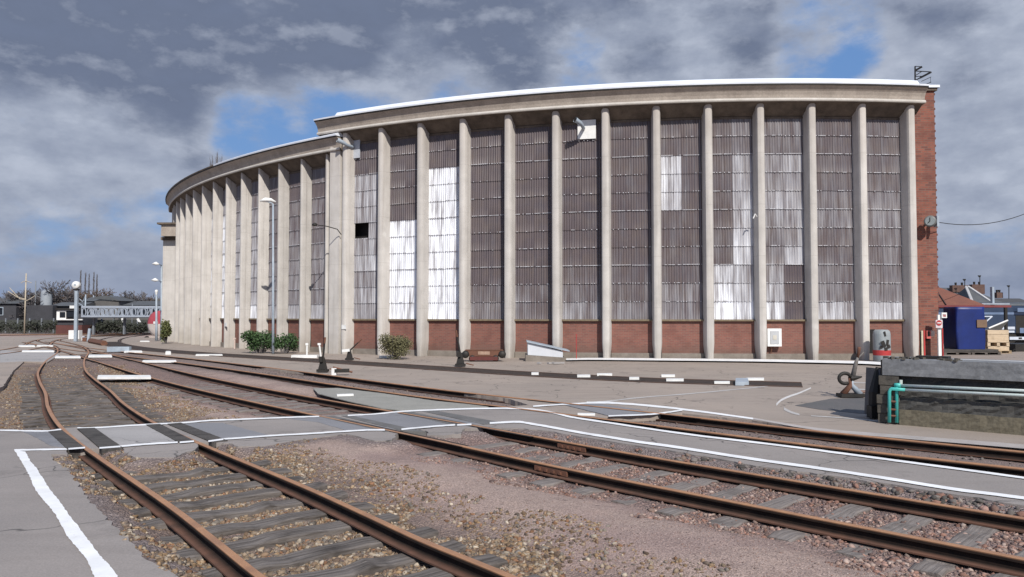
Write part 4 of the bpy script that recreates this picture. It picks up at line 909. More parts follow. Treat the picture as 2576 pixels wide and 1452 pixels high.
for j in range(5):
    dk(-.06+rr.uniform(-.03,.04),.31,-.01+rr.uniform(-.02,.03),.6,.0+j*.18,.17+j*.18,'corner_stone',M_BLOCK,.012)
dk(-.02,.04,.05,1.0,.90,1.19,'end_stone',M_BLOCK,.0)
for k in range(26):                    # crumbled bits along the slab's top edge
    pass
m=MB()
for k in range(45):
    p=a+dr*(rr.uniform(0,1.3)**1.0)+nn*rr.uniform(.02,.5); s_=rr.uniform(.015,.05); m.box((p.x,p.y,1.215+s_*.3),(s_*2,s_*1.3,s_),rr.uniform(0,3))
m.build('crumbled_edge',M_BLOCK,DK)
m=MB();q=[a+dr*.5+nn*.45,a+dr*1.05+nn*.45,a+dr*1.05+nn*.72,a+dr*.5+nn*.72]
m.prism([(p.x,p.y) for p in q],1.218,1.27).build('rusted_edge_strip',M_BLACK,DK)
# white edge line at the back of dock
q=[a+dr*1.1+nn*.62,a+dr*LD+nn*.60,a+dr*LD+nn*.66,a+dr*1.1+nn*.68]; MB().prism([(p.x,p.y) for p in q],1.218,1.223).build('white_edge_line',M_LINE,DK)
# pipes
M_TURQ=simple('turquoise_pipe',(.05,.42,.38),(.10,.50,.46),4,.45,.1,fine=.15); M_PIPW=simple('chipped_white_pipe',(.62,.66,.64),(.45,.56,.52),3,.5,.1,fine=.2)
PR=thing('pipe_run','pair of white and turquoise water pipes along the loading dock face','pipes',a)
def pz(u,v,d=-.07):
    r=ray(u,v); n0=nn; t=((a+nn*d)-Vector((0,0,CH))).dot(n0)/(Vector(r).dot(n0)); p=Vector((0,0,CH))+Vector(r)*t; return p
def row(u0,v0,u1,v1,rad,mat,name,d=-.07):
    p,q=pz(u0,v0,d),pz(u1,v1,d); e=p+(q-p)*2.4; MB().tube([p,q,e],rad,10).build(name,mat,PR,True); return p
up_=row(2262,969.5,2576,983.2,.028,M_PIPW,'upper_pipe',-.02); lw_=row(2277,980.8,2576,995,.026,M_PIPW,'lower_pipe')
c0=pz(2237.5,1063); c0.z=.02; t0=pz(2237.5,985); t1=pz(2243,978); t2=pz(2277,980.8)
MB().tube([c0,t0,t0.lerp(t1,.6)+Vector((0,0,.01)),t1,t2],.031,10).build('turquoise_riser',M_TURQ,PR,True)
c1=pz(2256,1066,-.02); c1.z=.02; t0=pz(2256,975,-.02); t1=pz(2262,969.5,-.02)
MB().tube([c1,t0,t1],.031,10).build('turquoise_riser',M_TURQ,PR,True)
MB().tube([pz(2250,969,-.02),pz(2266,969.6,-.02)],.042,10).build('coupling',M_TURQ,PR,True)
for v in(1010,1030,1046): 
    MB().tube([pz(2236,v),pz(2259,v+1,-.02)],.022,6).build('pipe_clamp',M_RUST,PR)
MB().tube([pz(2266,956,-.01),pz(2266,969,-.01)],.03,6).build('hanger',M_PIPW,PR)
# dark steel buffer plate at dock end
b=gp(2206,1052); T=thing('buffer_plate','dark riveted steel buffer plate leaning against the dock end','buffer',b)
MB().tube([b+Vector((-.02,.1,0)),b+Vector((.0,.08,.5)),b+Vector((.10,.12,1.0))],[.10,.12,.05],8).build('strut',M_BLACK,T)
MB().box(b+Vector((.08,.25,.50)),(.10,.50,.95),.1,0,.06).build('plate',simple('bluish_steel',(.07,.075,.09),(.04,.04,.05),3,.4,.1),T)
MB().box(b+Vector((-.06,.05,.12)),(.14,.22,.24)).build('foot',M_BLACK,T)
# junk on dock
M_PAL=wood('pallet_wood',(.42,.32,.20),(.30,.22,.14))
# ---------------------------------------------------------------- right background
def bx(u0,v0,u1,v1,Y,dep,name,mat,parent=None,m=None):   # upright box whose front fills u0..u1, v0..v1 at distance Y
    p,q=Q(u0,v1,Y),Q(u1,v0,Y); mm=(m or MB()).box(((p[0]+q[0])/2,Y+dep/2,(p[2]+q[2])/2),(q[0]-p[0],dep,q[2]-p[2]))
    return mm if m is not None else mm.build(name,mat,parent)
# no-entry post
YS=36.2
T=thing('sign_post','white and red post with a no-entry sign beside the brick wall','sign',Q(2368,898,34.6))
bx(2361.5,792,2369,897,34.6,.10,'white_post',M_PAINTW,T); bx(2369.2,826,2372.5,897,34.6,.06,'red_edge',M_REDP,T)
sp=bx(2354.5,805,2371,825,34.5,.05,'sign_plate',simple('pinkish_sign',(.66,.58,.60),(.58,.5,.52),4,.5,0),T)
p=Q(2362.5,812.5,34.48); MB().lathe(p,[(0,0),(.125,0)],20,rx=PI/2).build('no_entry_disc',M_REDP,sp); MB().box((p[0],34.465,p[2]),(.18,.01,.045)).build('white_bar',M_PAINTW,sp)
np_=bx(2369.4,786.5,2382,800,34.5,.05,'number_plate',M_PAINTW,T)
m=MB(); 
for u0,v0,u1,v1 in((2372,791,2374.5,792.3),(2372.8,791,2374.2,797),(2376,791,2377.2,797),(2376,791,2379,792.2),(2378,791,2379.2,797),(2376,796,2379,797.2)): bx(u0,v0,u1,v1,34.485,.01,'',None,None,m)
m.build('red_figures',M_REDP,np_)
T=thing('barrier_stub','yellow-white and red barrier stub at the foot of the brick wall','barrier',Q(2321,900,34.9))
bx(2319,832,2323,899,34.9,.1,'cream_board',simple('cream_board',(.6,.55,.42),(.4,.34,.25),3,.7,.1),T); bx(2323.3,831,2327,897,34.9,.1,'red_board',M_REDP,T); bx(2316,835,2318.6,898,34.95,.06,'black_board',M_BLACK,T)
T=thing('call_box','red call box on the brick wall with a cream panel beside it','box',Q(2340,856,35.0))
rb_=bx(2331.5,832,2342,852,34.95,.3,'red_box',simple('faded_red',(.55,.14,.12),(.45,.10,.09),4,.5,.1),T); bx(2334,834,2339,846,34.93,.015,'dark_window',M_BLACK,rb_)
bx(2342.3,832,2351,846,35.0,.2,'cream_box',simple('cream_paint',(.62,.52,.46),(.5,.4,.34),4,.6,.1),T)
bx(2331,852.5,2341,857,35.05,.2,'black_tray',M_BLACK,T)
# pavilion with brown hipped roof
YP=41.5; T=thing('pavilion','small pavilion with brown hipped roof and thin overhanging red canopy edge','pavilion',Q(2430,876,YP))
M_ROOFB=simple('brown_roof',(.21,.085,.055),(.15,.065,.05),2,.8,.2)
e0,e1=Q(2338,768,YP),Q(2541,766.5,YP); ze=e0[2]; zr=Q(2365,714,YP+2)[2]; xr1=Q(2369,714,YP+2)[0]; xe=Q(2480,768,YP)[0]
MB().add([(e0[0]-4,YP,ze),(xe,YP,ze),(xe,YP+7,ze),(e0[0]-4,YP+7,ze),(e0[0]-1,YP+3,zr),(xr1,YP+3,zr)],[(0,1,5,4),(1,2,5),(2,3,4,5),(3,0,4)]).build('hipped_roof',M_ROOFB,T)
MB().tube([(xr1,YP+2.98,zr),(Q(2379,768,YP)[0],YP-.03,ze+.02)],.035,5).build('hip_ridge',M_BLACK,T)
MB().prism([(e0[0]-4,YP-.1),(e1[0],YP-.1),(e1[0],YP+7),(e0[0]-4,YP+7)],ze-.12,ze-.003).build('canopy',simple('maroon_canopy',(.22,.05,.05),(.14,.04,.04),3,.6,.1),T)
for u in(2378,2400,2530): 
    p=Q(u,800,YP+3); MB().box((p[0],YP+3,ze/2),(.14,.14,ze-.13)).build('pillar',M_BLACK,T)
bx(2497,722,2501,768,YP+1,.2,'flue_pipe',M_GREYP,T)
bx(2470,763,2540,766.5,YP+.3,3,'pale_gutter',M_GREYP,T)
# blue wrapped stack
YB=39.5; cb=Q(2446,879,YB); s=YB/F; T=thing('blue_container','tall royal blue wrapped container on pallets with a brown card taped to it','container',(cb[0],YB+.7,cb[2]))
M_BLUE=simple('blue_sheet',(.006,.022,.155),(.004,.016,.11),1.5,.45,.25,6,spec=.5,fine=.05)
m=MB(); n=28; z0,z1=cb[2],Q(2446,772,YB)[2]; vs=[];lv=14
for j in range(lv+1):
    t=j/lv; wd=(36.5+2.2*math.sin(PI*min(1,t*1.1)))*s
    for k in range(n):
        an=2*PI*k/n; cx_,sy_=math.cos(an),math.sin(an); rx_=wd*math.copysign(abs(cx_)**.22,cx_); ry_=.68*math.copysign(abs(sy_)**.22,sy_)
        wr=1+.012*math.sin(5*an+3*t)+.01*math.sin(11*an-5*t); vs.append((cb[0]+rx_*wr,YB+.7+ry_*wr,z0+(z1-z0)*t))
m.add(vs,[(j*n+k,j*n+(k+1)%n,(j+1)*n+(k+1)%n,(j+1)*n+k) for j in range(lv) for k in range(n)]+[tuple(lv*n+k for k in range(n))]); m.build('wrapping',M_BLUE,T,True)
bx(2458,804.5,2483,824,YB-.04,.03,'taped_card',simple('brown_card',(.20,.13,.085),(.15,.10,.07),3,.8,.1),T)
def pallet(u0,u1,vb,Y,name,lab,k=0):
    p,q=Q(u0,vb,Y),Q(u1,vb,Y); L=q[0]-p[0]; T=thing('pallet',lab,'pallet',((p[0]+q[0])/2,Y+.5,p[2]),'pallets under the stacks')
    for i in range(3): MB().box((p[0]+L*(.06+.44*i),Y+.5,p[2]+.06),(.14,1.0,.11)).build('block',M_PAL,T)
    for i in range(5): MB().box(((p[0]+q[0])/2,Y+.08+.21*i,p[2]+.131),(L,.13,.03)).build('deck_board',M_PAL,T)
    for i in range(3): MB().box(((p[0]+q[0])/2,Y+.08+.42*i,p[2]-.012),(L,.13,.022)).build('bottom_board',M_PAL,T)
    return T
zz1=Q(2400,879,YB)[2]
def pallet_at(u0,u1,Y,z,lab):
    v=CY; p=Q(u0,800,Y); q=Q(u1,800,Y); L=q[0]-p[0]; T=thing('pallet',lab,'pallet',((p[0]+q[0])/2,Y+.5,z),'pallets under the stacks')
    for i in range(3): MB().box((p[0]+L*(.06+.44*i),Y+.5,z+.075),(.14,1.1,.10)).build('block',M_PAL if u0>2484 else M_WOOD,T)
    for i in range(5): MB().box(((p[0]+q[0])/2,Y+.0+.25*i,z+.139),(L,.15,.026)).build('deck_board',M_PAL if u0>2484 else M_WOOD,T)
    for i in range(3): MB().box(((p[0]+q[0])/2,Y+.0+.5*i,z+.012),(L,.15,.022)).build('bottom_board',M_PAL if u0>2484 else M_WOOD,T)
zg=-.018
pallet_at(2371,2440,YB-.15,zg,'dark weathered pallet left, beneath the blue container'); pallet_at(2441,2515,YB-.15,zg,'dark weathered pallet right, reaching out under the blue container')
T=thing('timber_stringer','dark timber bearer laid across the two weathered pallets','timber',((Q(2440,870,YB)[0]),YB+.5,zg+.155))
MB().box((Q(2440,870,YB)[0],YB+.4,zg+.155+(z0-zg-.155)/2),(140*s,.9,max(.02,z0-zg-.16))).build('bearer',M_BOARD,T)
Y2=41.0
pallet_at(2486,2541,Y2,zg+.0,'pale new pallet under the cream crates'); 
T=thing('crate','pale planked wooden crate on the new pallet','crate',(Q(2513,860,Y2)[0],Y2+.6,zg+.16))
zt_=Q(2500,831,Y2)[2]; p,q=Q(2485,850,Y2)[0],Q(2538,850,Y2)[0]; M_CRATE=wood('new_wood',(.62,.50,.36),(.50,.39,.27)); nb=5
for k in range(nb):
    zz_=zg+.16+(zt_-zg-.16)*(k+.5)/nb
    if k==1: 
        for x in(.05,.5,.95): MB().box((p+(q-p)*x,Y2+.5,zz_),(.16,1.0,(zt_-zg)/nb)).build('spacer',M_CRATE,T)
        continue
    MB().box(((p+q)/2,Y2+.5+.02*(k%2),zz_),(q-p,1.0,(zt_-zg)/nb*.93)).build('plank_tier',M_CRATE,T)
T=thing('folded_sheet','white slanting board lying on top of the pale crate','board',(Q(2500,820,Y2)[0],Y2+.3,zt_))
MB().tube([Q(2487,826,Y2),Q(2535,806,Y2+.2)],.045,6).build('white_edge',M_PAINTW,T); MB().add([Q(2487,829,Y2),Q(2520,829,Y2),Q(2536,808,Y2+.2),Q(2487,826.5,Y2+.2)],[(0,1,2,3)]).build('dark_flap',M_BLACK,T)
# passenger train
YT=55.0; T=thing('passenger_train','dark blue passenger train with white window stripes behind the blue container','train',Q(2480,865,YT))
M_TB=simple('train_blue',(.035,.055,.10),(.028,.045,.085),2,.35,.0,spec=.5,fine=.05); M_TG=simple('train_grey',(.13,.14,.15),(.09,.10,.11),2,.5,.05); M_TW=simple('train_white',(.62,.66,.74),(.5,.55,.62),2,.4,0,fine=.05)
M_GLS=simple('dark_window_glass',(.01,.012,.016),None,2,.08,0,spec=.8,fine=0); M_TL=simple('train_light_blue',(.16,.22,.34),(.12,.17,.27),2,.4,0,fine=.05)
x0,x1=Q(2330,800,YT)[0],Q(2900,800,YT)[0]; zt=Q(2400,760,YT)[2]; zbm=.75
MB().box(((x0+x1)/2,YT+1.4,(zbm+2.75)/2),(x1-x0,2.8,2.75-zbm)).build('body',M_TB,T)
m=MB(); n=10; vs=[]
for x in(x0,x1):
    for k in range(n+1): an=PI*k/n; vs.append((x,YT+1.4-1.42*math.cos(an),2.755+(zt-2.755)*math.sin(an)**.7))
m.add(vs,[(k,k+1,n+2+k,n+1+k) for k in range(n)]+[tuple(range(n,-1,-1))]); m.build('roof',M_TG,T,True)
def tstr(u0,u1,v0,v1,mat,name,d=.02,par=None): return bx(u0,v0,u1,v1,YT-d,.03,name,mat,par or T)
tstr(2340,2495,795,797.5,M_TW,'white_stripe'); tstr(2340,2478,808.8,811,M_TW,'white_stripe'); tstr(2340,2480,798,808.3,M_GLS,'window_band',.012)
tstr(2330,2900,786,791.5,M_TL,'light_blue_band'); tstr(2340,2500,846,853,M_TW,'white_skirt')
MB().tube([Q(2480,810,YT-.03),Q(2496,796,YT-.03)],.05,5).build('slanting_stripe',M_TW,T)
tstr(2515,2553,822,829,M_TW,'white_stripe'); tstr(2520,2552,832,837,M_TW,'white_stripe')
dr_=tstr(2556,2620,794,838,M_BLACK,'door'); tstr(2566,2576,825,838,M_TL,'door_window',.04,dr_)
tstr(2540,2900,847.5,855,M_TW,'white_skirt'); tstr(2563,2571,849,853,M_BLACK,'skirt_vent',.04)
tstr(2366,2385,826,834,M_GLS,'number_panel'); tstr(2389,2393,829,832,M_PAINTW,'small_plate'); tstr(2396,2399,829,831,M_PAINTW,'small_plate')
MB().box(((x0+x1)/2,YT+1.4,.36),(x1-x0,2.2,.74)).build('underframe',M_BLACK,T)
tstr(2560,2900,775,785,M_TL,'roof_fairing',.3)
for u in(2380,2402,2520,2545,2600,2640): 
    p=Q(u,860,YT); MB().lathe((p[0],YT+.15,.42),[(0,-.06),(.44,-.06),(.44,.06),(0,.06)],18,rx=PI/2).build('wheel',M_BLACK,T)
# plain black block below the train
bx(2555,866,2900,892,43,2.0,'x',M_BLACK).name='low_dark_block'; o=bpy.data.objects['low_dark_block']; tag(o,'low black block under the train at the right edge','wall')
o=tag(MB().tube([Q(2575,866,42.5),Q(2548,882,42.5),Q(2547,892,42.5)],.03,5).build('cable_stand',M_BLACK),'thin bent black rod in front of the low black block','rod')
# houses beyond
def house(u0,u1,vr,ve,Y,dep,lab,roof,chims=(),inset=.3,trim=False):
    p,q=Q(u0,ve,Y),Q(u1,ve,Y); zr=Q(u0,vr,Y+dep/2)[2]; ze=p[2]; L=q[0]-p[0]
    T=thing('house',lab,'house',((p[0]+q[0])/2,Y,0))
    MB().box(((p[0]+q[0])/2,Y+dep/2,ze/2),(L*.97,dep*.96,ze)).build('wall',simple('house_wall',(.24,.20,.18),(.16,.14,.13),1,.9,.1),T)
    i_=L*inset; MB().add([(p[0],Y,ze),(q[0],Y,ze),(q[0],Y+dep,ze),(p[0],Y+dep,ze),(p[0]+i_,Y+dep/2,zr),(q[0]-i_,Y+dep/2,zr)],[(0,1,5,4),(1,2,5),(2,3,4,5),(3,0,4)]).build('roof',roof,T)
    for (u,vt,vb,w_) in chims:
        a,b=Q(u,vt,Y+dep*.4),Q(u,vb,Y+dep*.4); c=MB().box((a[0],Y+dep*.4,(a[2]+b[2])/2),(w_,.7,a[2]-b[2])).build('chimney',simple('chimney_brick',(.10,.06,.05),(.16,.10,.08),3,.9,.2),T)
        for k in(-.2,.2): MB().lathe((a[0]+k*w_,Y+dep*.4,a[2]),[(.12,0),(.14,.35),(.1,.35)],8).build('chimney_pot',M_BLACK,c)
    if trim:
        for k,x in((0,p[0]),(1,q[0])): MB().tube([(x,Y-.02,ze+.05),(p[0]+i_ if k==0 else q[0]-i_,Y+dep/2-.05,zr+.06)],.16,5).build('ridge_tile',simple('pale_lead',(.5,.5,.5),None,2,.6,0),T)
    return T
M_SLATE=simple('slate_roof',(.10,.105,.11),(.07,.075,.08),1.5,.7,.2); 
house(2392,2478,724,775,92,9,'slate roofed house with two brick chimneys behind the pavilion',M_SLATE,((2412,718,735,2.0),(2457,716,740,1.6)),.18,True)
house(2448,2500,723,766,84,6,'small slate hipped roof edged in pale lead above the pavilion',M_SLATE,(),.45,True)
house(2488,2540,741,768,96,8,'low slate roof right of the lead-edged gable',M_SLATE,((2511,736,750,.8),),.3)
house(2536,2640,751,775,100,10,'dark flat-looking roof at the right edge behind the train',simple('dark_roof',(.075,.075,.08),(.06,.06,.06),2,.8,.1),(),.1)
def aerial(u,vt,vb,Y,lab):
    T=thing('roof_aerial',lab,'aerial',Q(u,vb,Y),'thin television aerials on the far roofs'); MB().tube([Q(u,vb,Y),Q(u,vt,Y)],.05,5).build('mast',M_BLACK,T)
    for k,w_ in enumerate((5,3.4)): MB().tube([Q(u-w_,vt+k*2.4,Y),Q(u+w_*.5,vt+k*2.2,Y)],.06,4).build('rod',M_BLACK,T)
aerial(2427,703,722,94,'faint aerial above the left brick chimney'); aerial(2465,694,718,94,'tall aerial above the second chimney'); aerial(2538,719,752,98,'aerial rising from the dark roof at right'); 
# ---------------------------------------------------------------- trees and shrubs
M_BARK=simple('bare_bark',(.10,.085,.075),(.06,.05,.045),2,.95,.2); M_TWIG=simple('bare_twigs',(.13,.12,.12),(.09,.08,.085),1,.95,0,fine=0); M_TWIGO=simple('brown_twigs',(.15,.105,.08),(.10,.075,.06),1,.95,0,fine=0)
def bare_tree(base,h,spread,lab,name='bare_tree',seed=0,twmat=None,poplar=False,lim=2600,group=None):
    rr=random.Random(seed); T=thing(name,lab,'tree',base,group); tr=MB(); tw=MB(); cnt=[0]
    def br(p,d,L,r,lv):
        cnt[0]+=1
        if cnt[0]>lim: return
        q=p+d*L; mid=p.lerp(q,.5)+Vector((rr.uniform(-1,1),rr.uniform(-1,1),rr.uniform(-1,1)))*L*.07
        (tr if lv<2 else tw).tube([p,mid,q],[r,r*.85,r*.65] if lv<3 else [max(r,.022)]*3,5 if lv<2 else 3,False)
        if lv>=5 or L<.25: return
        n=rr.choice((3,3,4)) if lv else rr.choice((4,5))
        for k in range(n):
            t=rr.uniform(.35,1); st=p.lerp(q,t) if k else q
            if poplar: ax=Vector((rr.uniform(-1,1)*.28,rr.uniform(-1,1)*.28,1)).normalized()
            else:
                ax=(d+Vector((rr.uniform(-1,1),rr.uniform(-1,1),rr.uniform(-.45,.6)))*spread*1.35).normalized()
            br(st,ax,L*rr.uniform(.55,.8),max(r*.6,.018),lv+1)
    B=Vector(base)
    if poplar:
        tr.tube([B,B+Vector((0,0,h*.6)),B+Vector((.1,0,h))],[h*.004,h*.003,.015],6)
        for k in range(90):
            t=.25+.7*k/90; an=rr.uniform(0,6.28); p=B+Vector((0,0,h*t)); L=h*(.11+.06*rr.random())*(1.1-t*.75)
            d=Vector((math.cos(an)*.20,math.sin(an)*.20,1)).normalized(); q=p+d*L; tw.tube([p,q],[.022,.008],3,False)
            for j in range(4):
                s_=p.lerp(q,rr.uniform(.2,.9)); e=Vector((rr.uniform(-.22,.22),rr.uniform(-.22,.22),1)).normalized(); tw.tube([s_,s_+e*L*.5],[.014,.006],3,False)
    else: br(B,Vector((rr.uniform(-.06,.06),0,1)).normalized(),h*.33,h*.022,0)
    zm=max(q[2] for q in tr.v+tw.v); k_=h/(zm-B.z)
    if not poplar:
        for M_ in(tr,tw): M_.v=[(B.x+(x-B.x)*k_,B.y+(y-B.y)*k_,B.z+(z-B.z)*k_) for x,y,z in M_.v]
    tr.build('trunk',M_BARK,T); tw.build('crown',twmat or M_TWIG,T); return T
def tree_at(u,vt,Y,spread,lab,seed,**k):
    b=Q(u,800,Y); b=(b[0],Y,0); h=Q(u,vt,Y)[2]; return bare_tree(b,h*(1.0 if k.get('poplar') else .98),spread,lab,seed=seed,**k)
tree_at(135,700,100,.62,'broad bare tree with a rounded crown behind the signal hut',3); tree_at(112,722,104,.7,'smaller bare tree left of the broad rounded one',14)
tree_at(46,722,105,.75,'bare tree low behind the wooden pole',5); tree_at(10,728,108,.75,'bare tree at the far left edge',6); tree_at(80,733,110,.75,'low dark bare tree between the two poles',16)
tree_at(186,722,106,.7,'russet-brown bare tree behind the signal disc',7,twmat=M_TWIGO); tree_at(238,722,104,.7,'russet-brown bushy bare tree under the poplars',8,twmat=M_TWIGO); tree_at(212,730,107,.7,'dull brown bare tree between the russet ones',18,twmat=M_TWIGO)
tree_at(327,728,100,.65,'pale grey bare tree behind the girder bridge',9); tree_at(371,733,103,.7,'reddish bare tree next to the building end',10,twmat=M_TWIGO); tree_at(300,745,106,.7,'small grey bare tree by the arched roof',19)
for i,(u,vt) in enumerate(((201,679),(213,686),(222,688),(234,684),(242,690))):
    tree_at(u,vt,125,.2,('leftmost and tallest','second from left','middle','fourth from left','rightmost')[i]+' of the five slim bare poplars',20+i,name='poplar',poplar=True,group='bare poplars beyond the bridge')
for i,(u,vt) in enumerate(((527,392),(540,384),(551,394))):
    b=Q(u,800,118); bare_tree((b[0],118,0),Q(u,vt,118)[2],.2,('left','tallest middle','right')[i]+' of the bare poplar tops over the left roof','poplar',30+i,poplar=True,group='bare poplars behind the roundhouse')
M_LEAF=simple('shrub_leaf',(.04,.085,.028),(.075,.12,.045),5,.7,0,fine=.3); M_LEAFG=simple('olive_leaf',(.13,.125,.06),(.20,.18,.10),5,.8,0,fine=.3); M_LEAFV=simple('vine_leaf',(.09,.11,.04),(.17,.16,.07),4,.8,0,fine=.3)
def shrub(b,w,h,dep,lab,mat,n,leaf,seed,name='shrub',cat='shrub'):
    rr=random.Random(seed); T=thing(name,lab,cat,b); lf=MB(); st=MB(); b=Vector(b)
    lobes=[(rr.uniform(-.36,.36)*w,rr.uniform(-.3,.3)*dep,h*rr.uniform(.25,.74),rr.uniform(.24,.42)) for _ in range(14)]
    for k in range(34):
        lx,ly,lz,lr=rr.choice(lobes); e=b+Vector((lx+rr.uniform(-.2,.2)*w,ly+rr.uniform(-.2,.2)*dep,lz+rr.uniform(0,.35)*h)); st.tube([b+Vector((lx*.3,ly*.3,0)),b.lerp(e,.5)+Vector((0,0,.05)),e],[.02,.014,.006],3,False)
    for k in range(n):
        lx,ly,lz,lr=rr.choice(lobes); d=Vector((rr.gauss(0,1),rr.gauss(0,1),rr.gauss(0,1))).normalized()*(rr.random()**.4)
        p=b+Vector((lx+d.x*lr*w*.75,ly+d.y*lr*dep*.8,max(.03,lz+d.z*lr*h*.8)))
        u_=Vector((rr.uniform(-1,1),rr.uniform(-1,1),rr.uniform(-.6,1))).normalized()*leaf*rr.uniform(.6,1.3); v_=u_.cross(Vector((rr.uniform(-1,1),rr.uniform(-1,1),rr.uniform(-1,1)))).normalized()*leaf*.38
        lf.add([p,p+u_*.5+v_,p+u_,p+u_*.5-v_],[(0,1,2,3)])
    st.build('stem',M_TWIG,T); lf.build('foliage',mat,T); return T
b=gp(655,888); s=b.y/F; shrub(b,84*s,60*s,1.2,'green leafy shrub left of the tall lamp post',M_LEAF,2900,.12,1)
b=gp(716,889); s=b.y/F; shrub(b,60*s,54*s,1.1,'green leafy shrub right of the tall lamp post',M_LEAF,2200,.11,2)
b=gp(990,903); s=b.y/F; shrub(b,92*s,66*s,1.2,'olive dry-looking shrub before the second brick bay',M_LEAFG,5200,.07,3)
b=gp(417,864); s=b.y/F; shrub(b,14*s,58*s,.9,'tangle of climbing greenery at the far left corner of the building',M_LEAFV,1800,.16,4)
b=gp(2262,903); s=b.y/F; shrub(b,18*s,30*s,.3,'sparse dry creeper on the bricks right of the grey tank',M_TWIGO,300,.07,6,'creeper','plant')
b=gp(643,850); 
# debris by olive shrub
tag(MB().box(gp(978,900)+Vector((0,0,.05)),(.9,.35,.10),.15).build('white_slab',M_PAINTW),'white slab lying at the foot of the olive shrub','slab')
b=gp(1385,915); m=MB(); rr=random.Random(5)
for k in range(7): m.box(b+Vector((rr.uniform(-.5,.5),rr.uniform(-.12,.12),.03)),(rr.uniform(.1,.3),.14,.06),rr.uniform(0,1))
tag(m.build('concrete_crumbs',M_CONC),'scatter of white concrete crumbs below the sloping cover','debris',kind='stuff')
# ---------------------------------------------------------------- white boards on the tracks
bl=[((245,945,380,953),'wide white board between the nearest and middle tracks',.035),((358,907,444,911.5),'white board beyond the wide one, between the middle and third tracks',.035),
 ((492,892,560,895),'narrow white board near the left wing siding',.035),((138,896,203,901),'white board across the nearest track at the turnout',.035),((222,893,282,899),'white board right of the turnout, between the two tracks',.035),
 ((312,883,358,887),'white linkage cover at the far turnout',.12),((46,869,88,873),'white cover left of the crossing rails',.12),((92,869,134,872),'white cover right of the crossing rails',.12),((55,882,136,886),'long white board before the crossing rails',.035),
 ((416,888,430,892),'small white block on the siding rail',.12),((352,858,376,860),'white board below the tank wagon',.15),((205,853,214,857),'white stone by the signal post',.25)]
for (u0,v0,u1,v1),lab,h in bl:
    h=min(h,.04) if u1-u0>20 else h; mv=(v0+v1)/2; v0=mv+(v0-mv)*.7; v1=mv+(v1-mv)*.7
    q=[G(u0,v1)[:2],G(u1,v1)[:2],G(u1-2,v0)[:2],G(u0+2,v0)[:2]]; tag(MB().prism(q,-.03,h).build('white_board',M_PAINTW),lab,'board')
for k,(u0,u1,v) in enumerate(((1337,1355,941),(1452,1485,947),(1502,1540,943.5),(1583,1608,953),(1664,1698,946.5),(1676,1720,957),(1797,1836,963.5),(1878,1922,955))):
    q=[G(u0,v+1.5)[:2],G(u1,v+1.5)[:2],G(u1,v-1.3)[:2],G(u0,v-1.3)[:2]]
    tag(MB().prism(q,-.012,.045).build('white_board',M_PAINTW),('first','second','third','fourth','fifth','sixth','seventh','eighth')[k]+' white block from the left lying in the siding near the building','board')
q=[G(1850,969)[:2],G(1884,969)[:2],G(1881,959)[:2],G(1851,959)[:2]]; tag(MB().prism(q,-.012,.10).build('grey_box',M_GREYP),'small grey box in the siding among the white blocks','box')
for u,v,l,an,lab in((868,993,.7,.35,'cream-white stone scrap between the rails of the third track'),(1475,1042,0.6,-.1,'white strip end by the footpath bend')):
    tag(MB().box(gp(u,v)+Vector((0,0,-.01)),(l*.6,.14,.05),an).build('white_scrap',M_PAINTW),lab,'scrap')
def vbox(u,v,w_,lab,mat):
    b=gp(u,v); return tag(MB().box(b+Vector((0,0,.12)),(w_,.35,.28),.1).build('linkage_box',mat),lab,'box')
vbox(300,884,1.2,'bluish linkage box between the rails of the far turnout',M_GREYP)
T=thing('rust_beam','rusty beam lying beside the grey stub at the far turnout','beam',gp(240,866)); MB().tube([gp(228,862)+Vector((0,0,.12)),gp(262,869)+Vector((0,0,.12))],.22,6).build('beam',M_RUST,T)
# ---------------------------------------------------------------- left background
M_WOODP=simple('pole_wood',(.50,.44,.34),(.36,.31,.24),1,.85,.1); M_DPOLE=simple('dull_pole',(.20,.22,.24),(.14,.15,.17),1,.7,0)
def pole(u,vb,vt,w,lab,mat,lean=0,arms=(),Y=None):
    b=gp(u,vb); tp=Vector(Q(u+lean,vt,b.y)); T=thing('pole',lab,'pole',b); r=w*b.y/F/2
    MB().tube([b,tp],[r,r*.8],8).build('shaft',mat,T,True)
    for seg in arms:
        MB().tube([Q(x,y,b.y-.1) for x,y in seg],r*.45,5).build('arm',mat,T)
    return T
pole(61,841,688,3.6,'tall cream wooden pole with curved cross arms at far left',M_WOODP,5,([(53,712),(60,708),(68,707.5),(80,712)],[(66,755),(50,752),(24,724)],[(66,753),(44,748),(20,733)],[(66,757),(76,752),(88,744)]))
pole(87,832,707,3.6,'weathered pole right of the cream one with slanting brackets',M_DPOLE,3,([(89,743),(97,738),(103,730)],[(89,743),(100,748),(112,756)]))
pole(30,829,778,2,'thin grey pole near the left edge',M_DPOLE); pole(47.5,831,753,2.4,'grey pole left of the cream wooden one',M_DPOLE)
pole(165.5,822,730,3,'blue-grey pole before the signal hut',M_GREYP,1.5); pole(212.5,838,741,4,'blue-grey pole at the left end of the girder bridge',M_GREYP,3,([(214,746),(208,760),(200,752)],[(213,775),(206,768),(197,763)]))
pole(234.5,832,743,2.6,'pole left of the arched roof',M_GREYP,1,([(236,765),(228,766),(223,768)],)); pole(331.5,837,764,2.6,'thin pole in front of the girder bridge',M_DPOLE,1.5); pole(358.5,831,747,3.2,'blue-grey pole left of the tank wagon',M_GREYP,1)
pole(404,846,760,2,'slim pole between wagon and building end',M_GREYP,.6); pole(258,826,774,2,'short dark pole under the bridge',M_DPOLE); pole(298,820,780,1.6,'thin dark pole below the bridge middle',M_DPOLE)
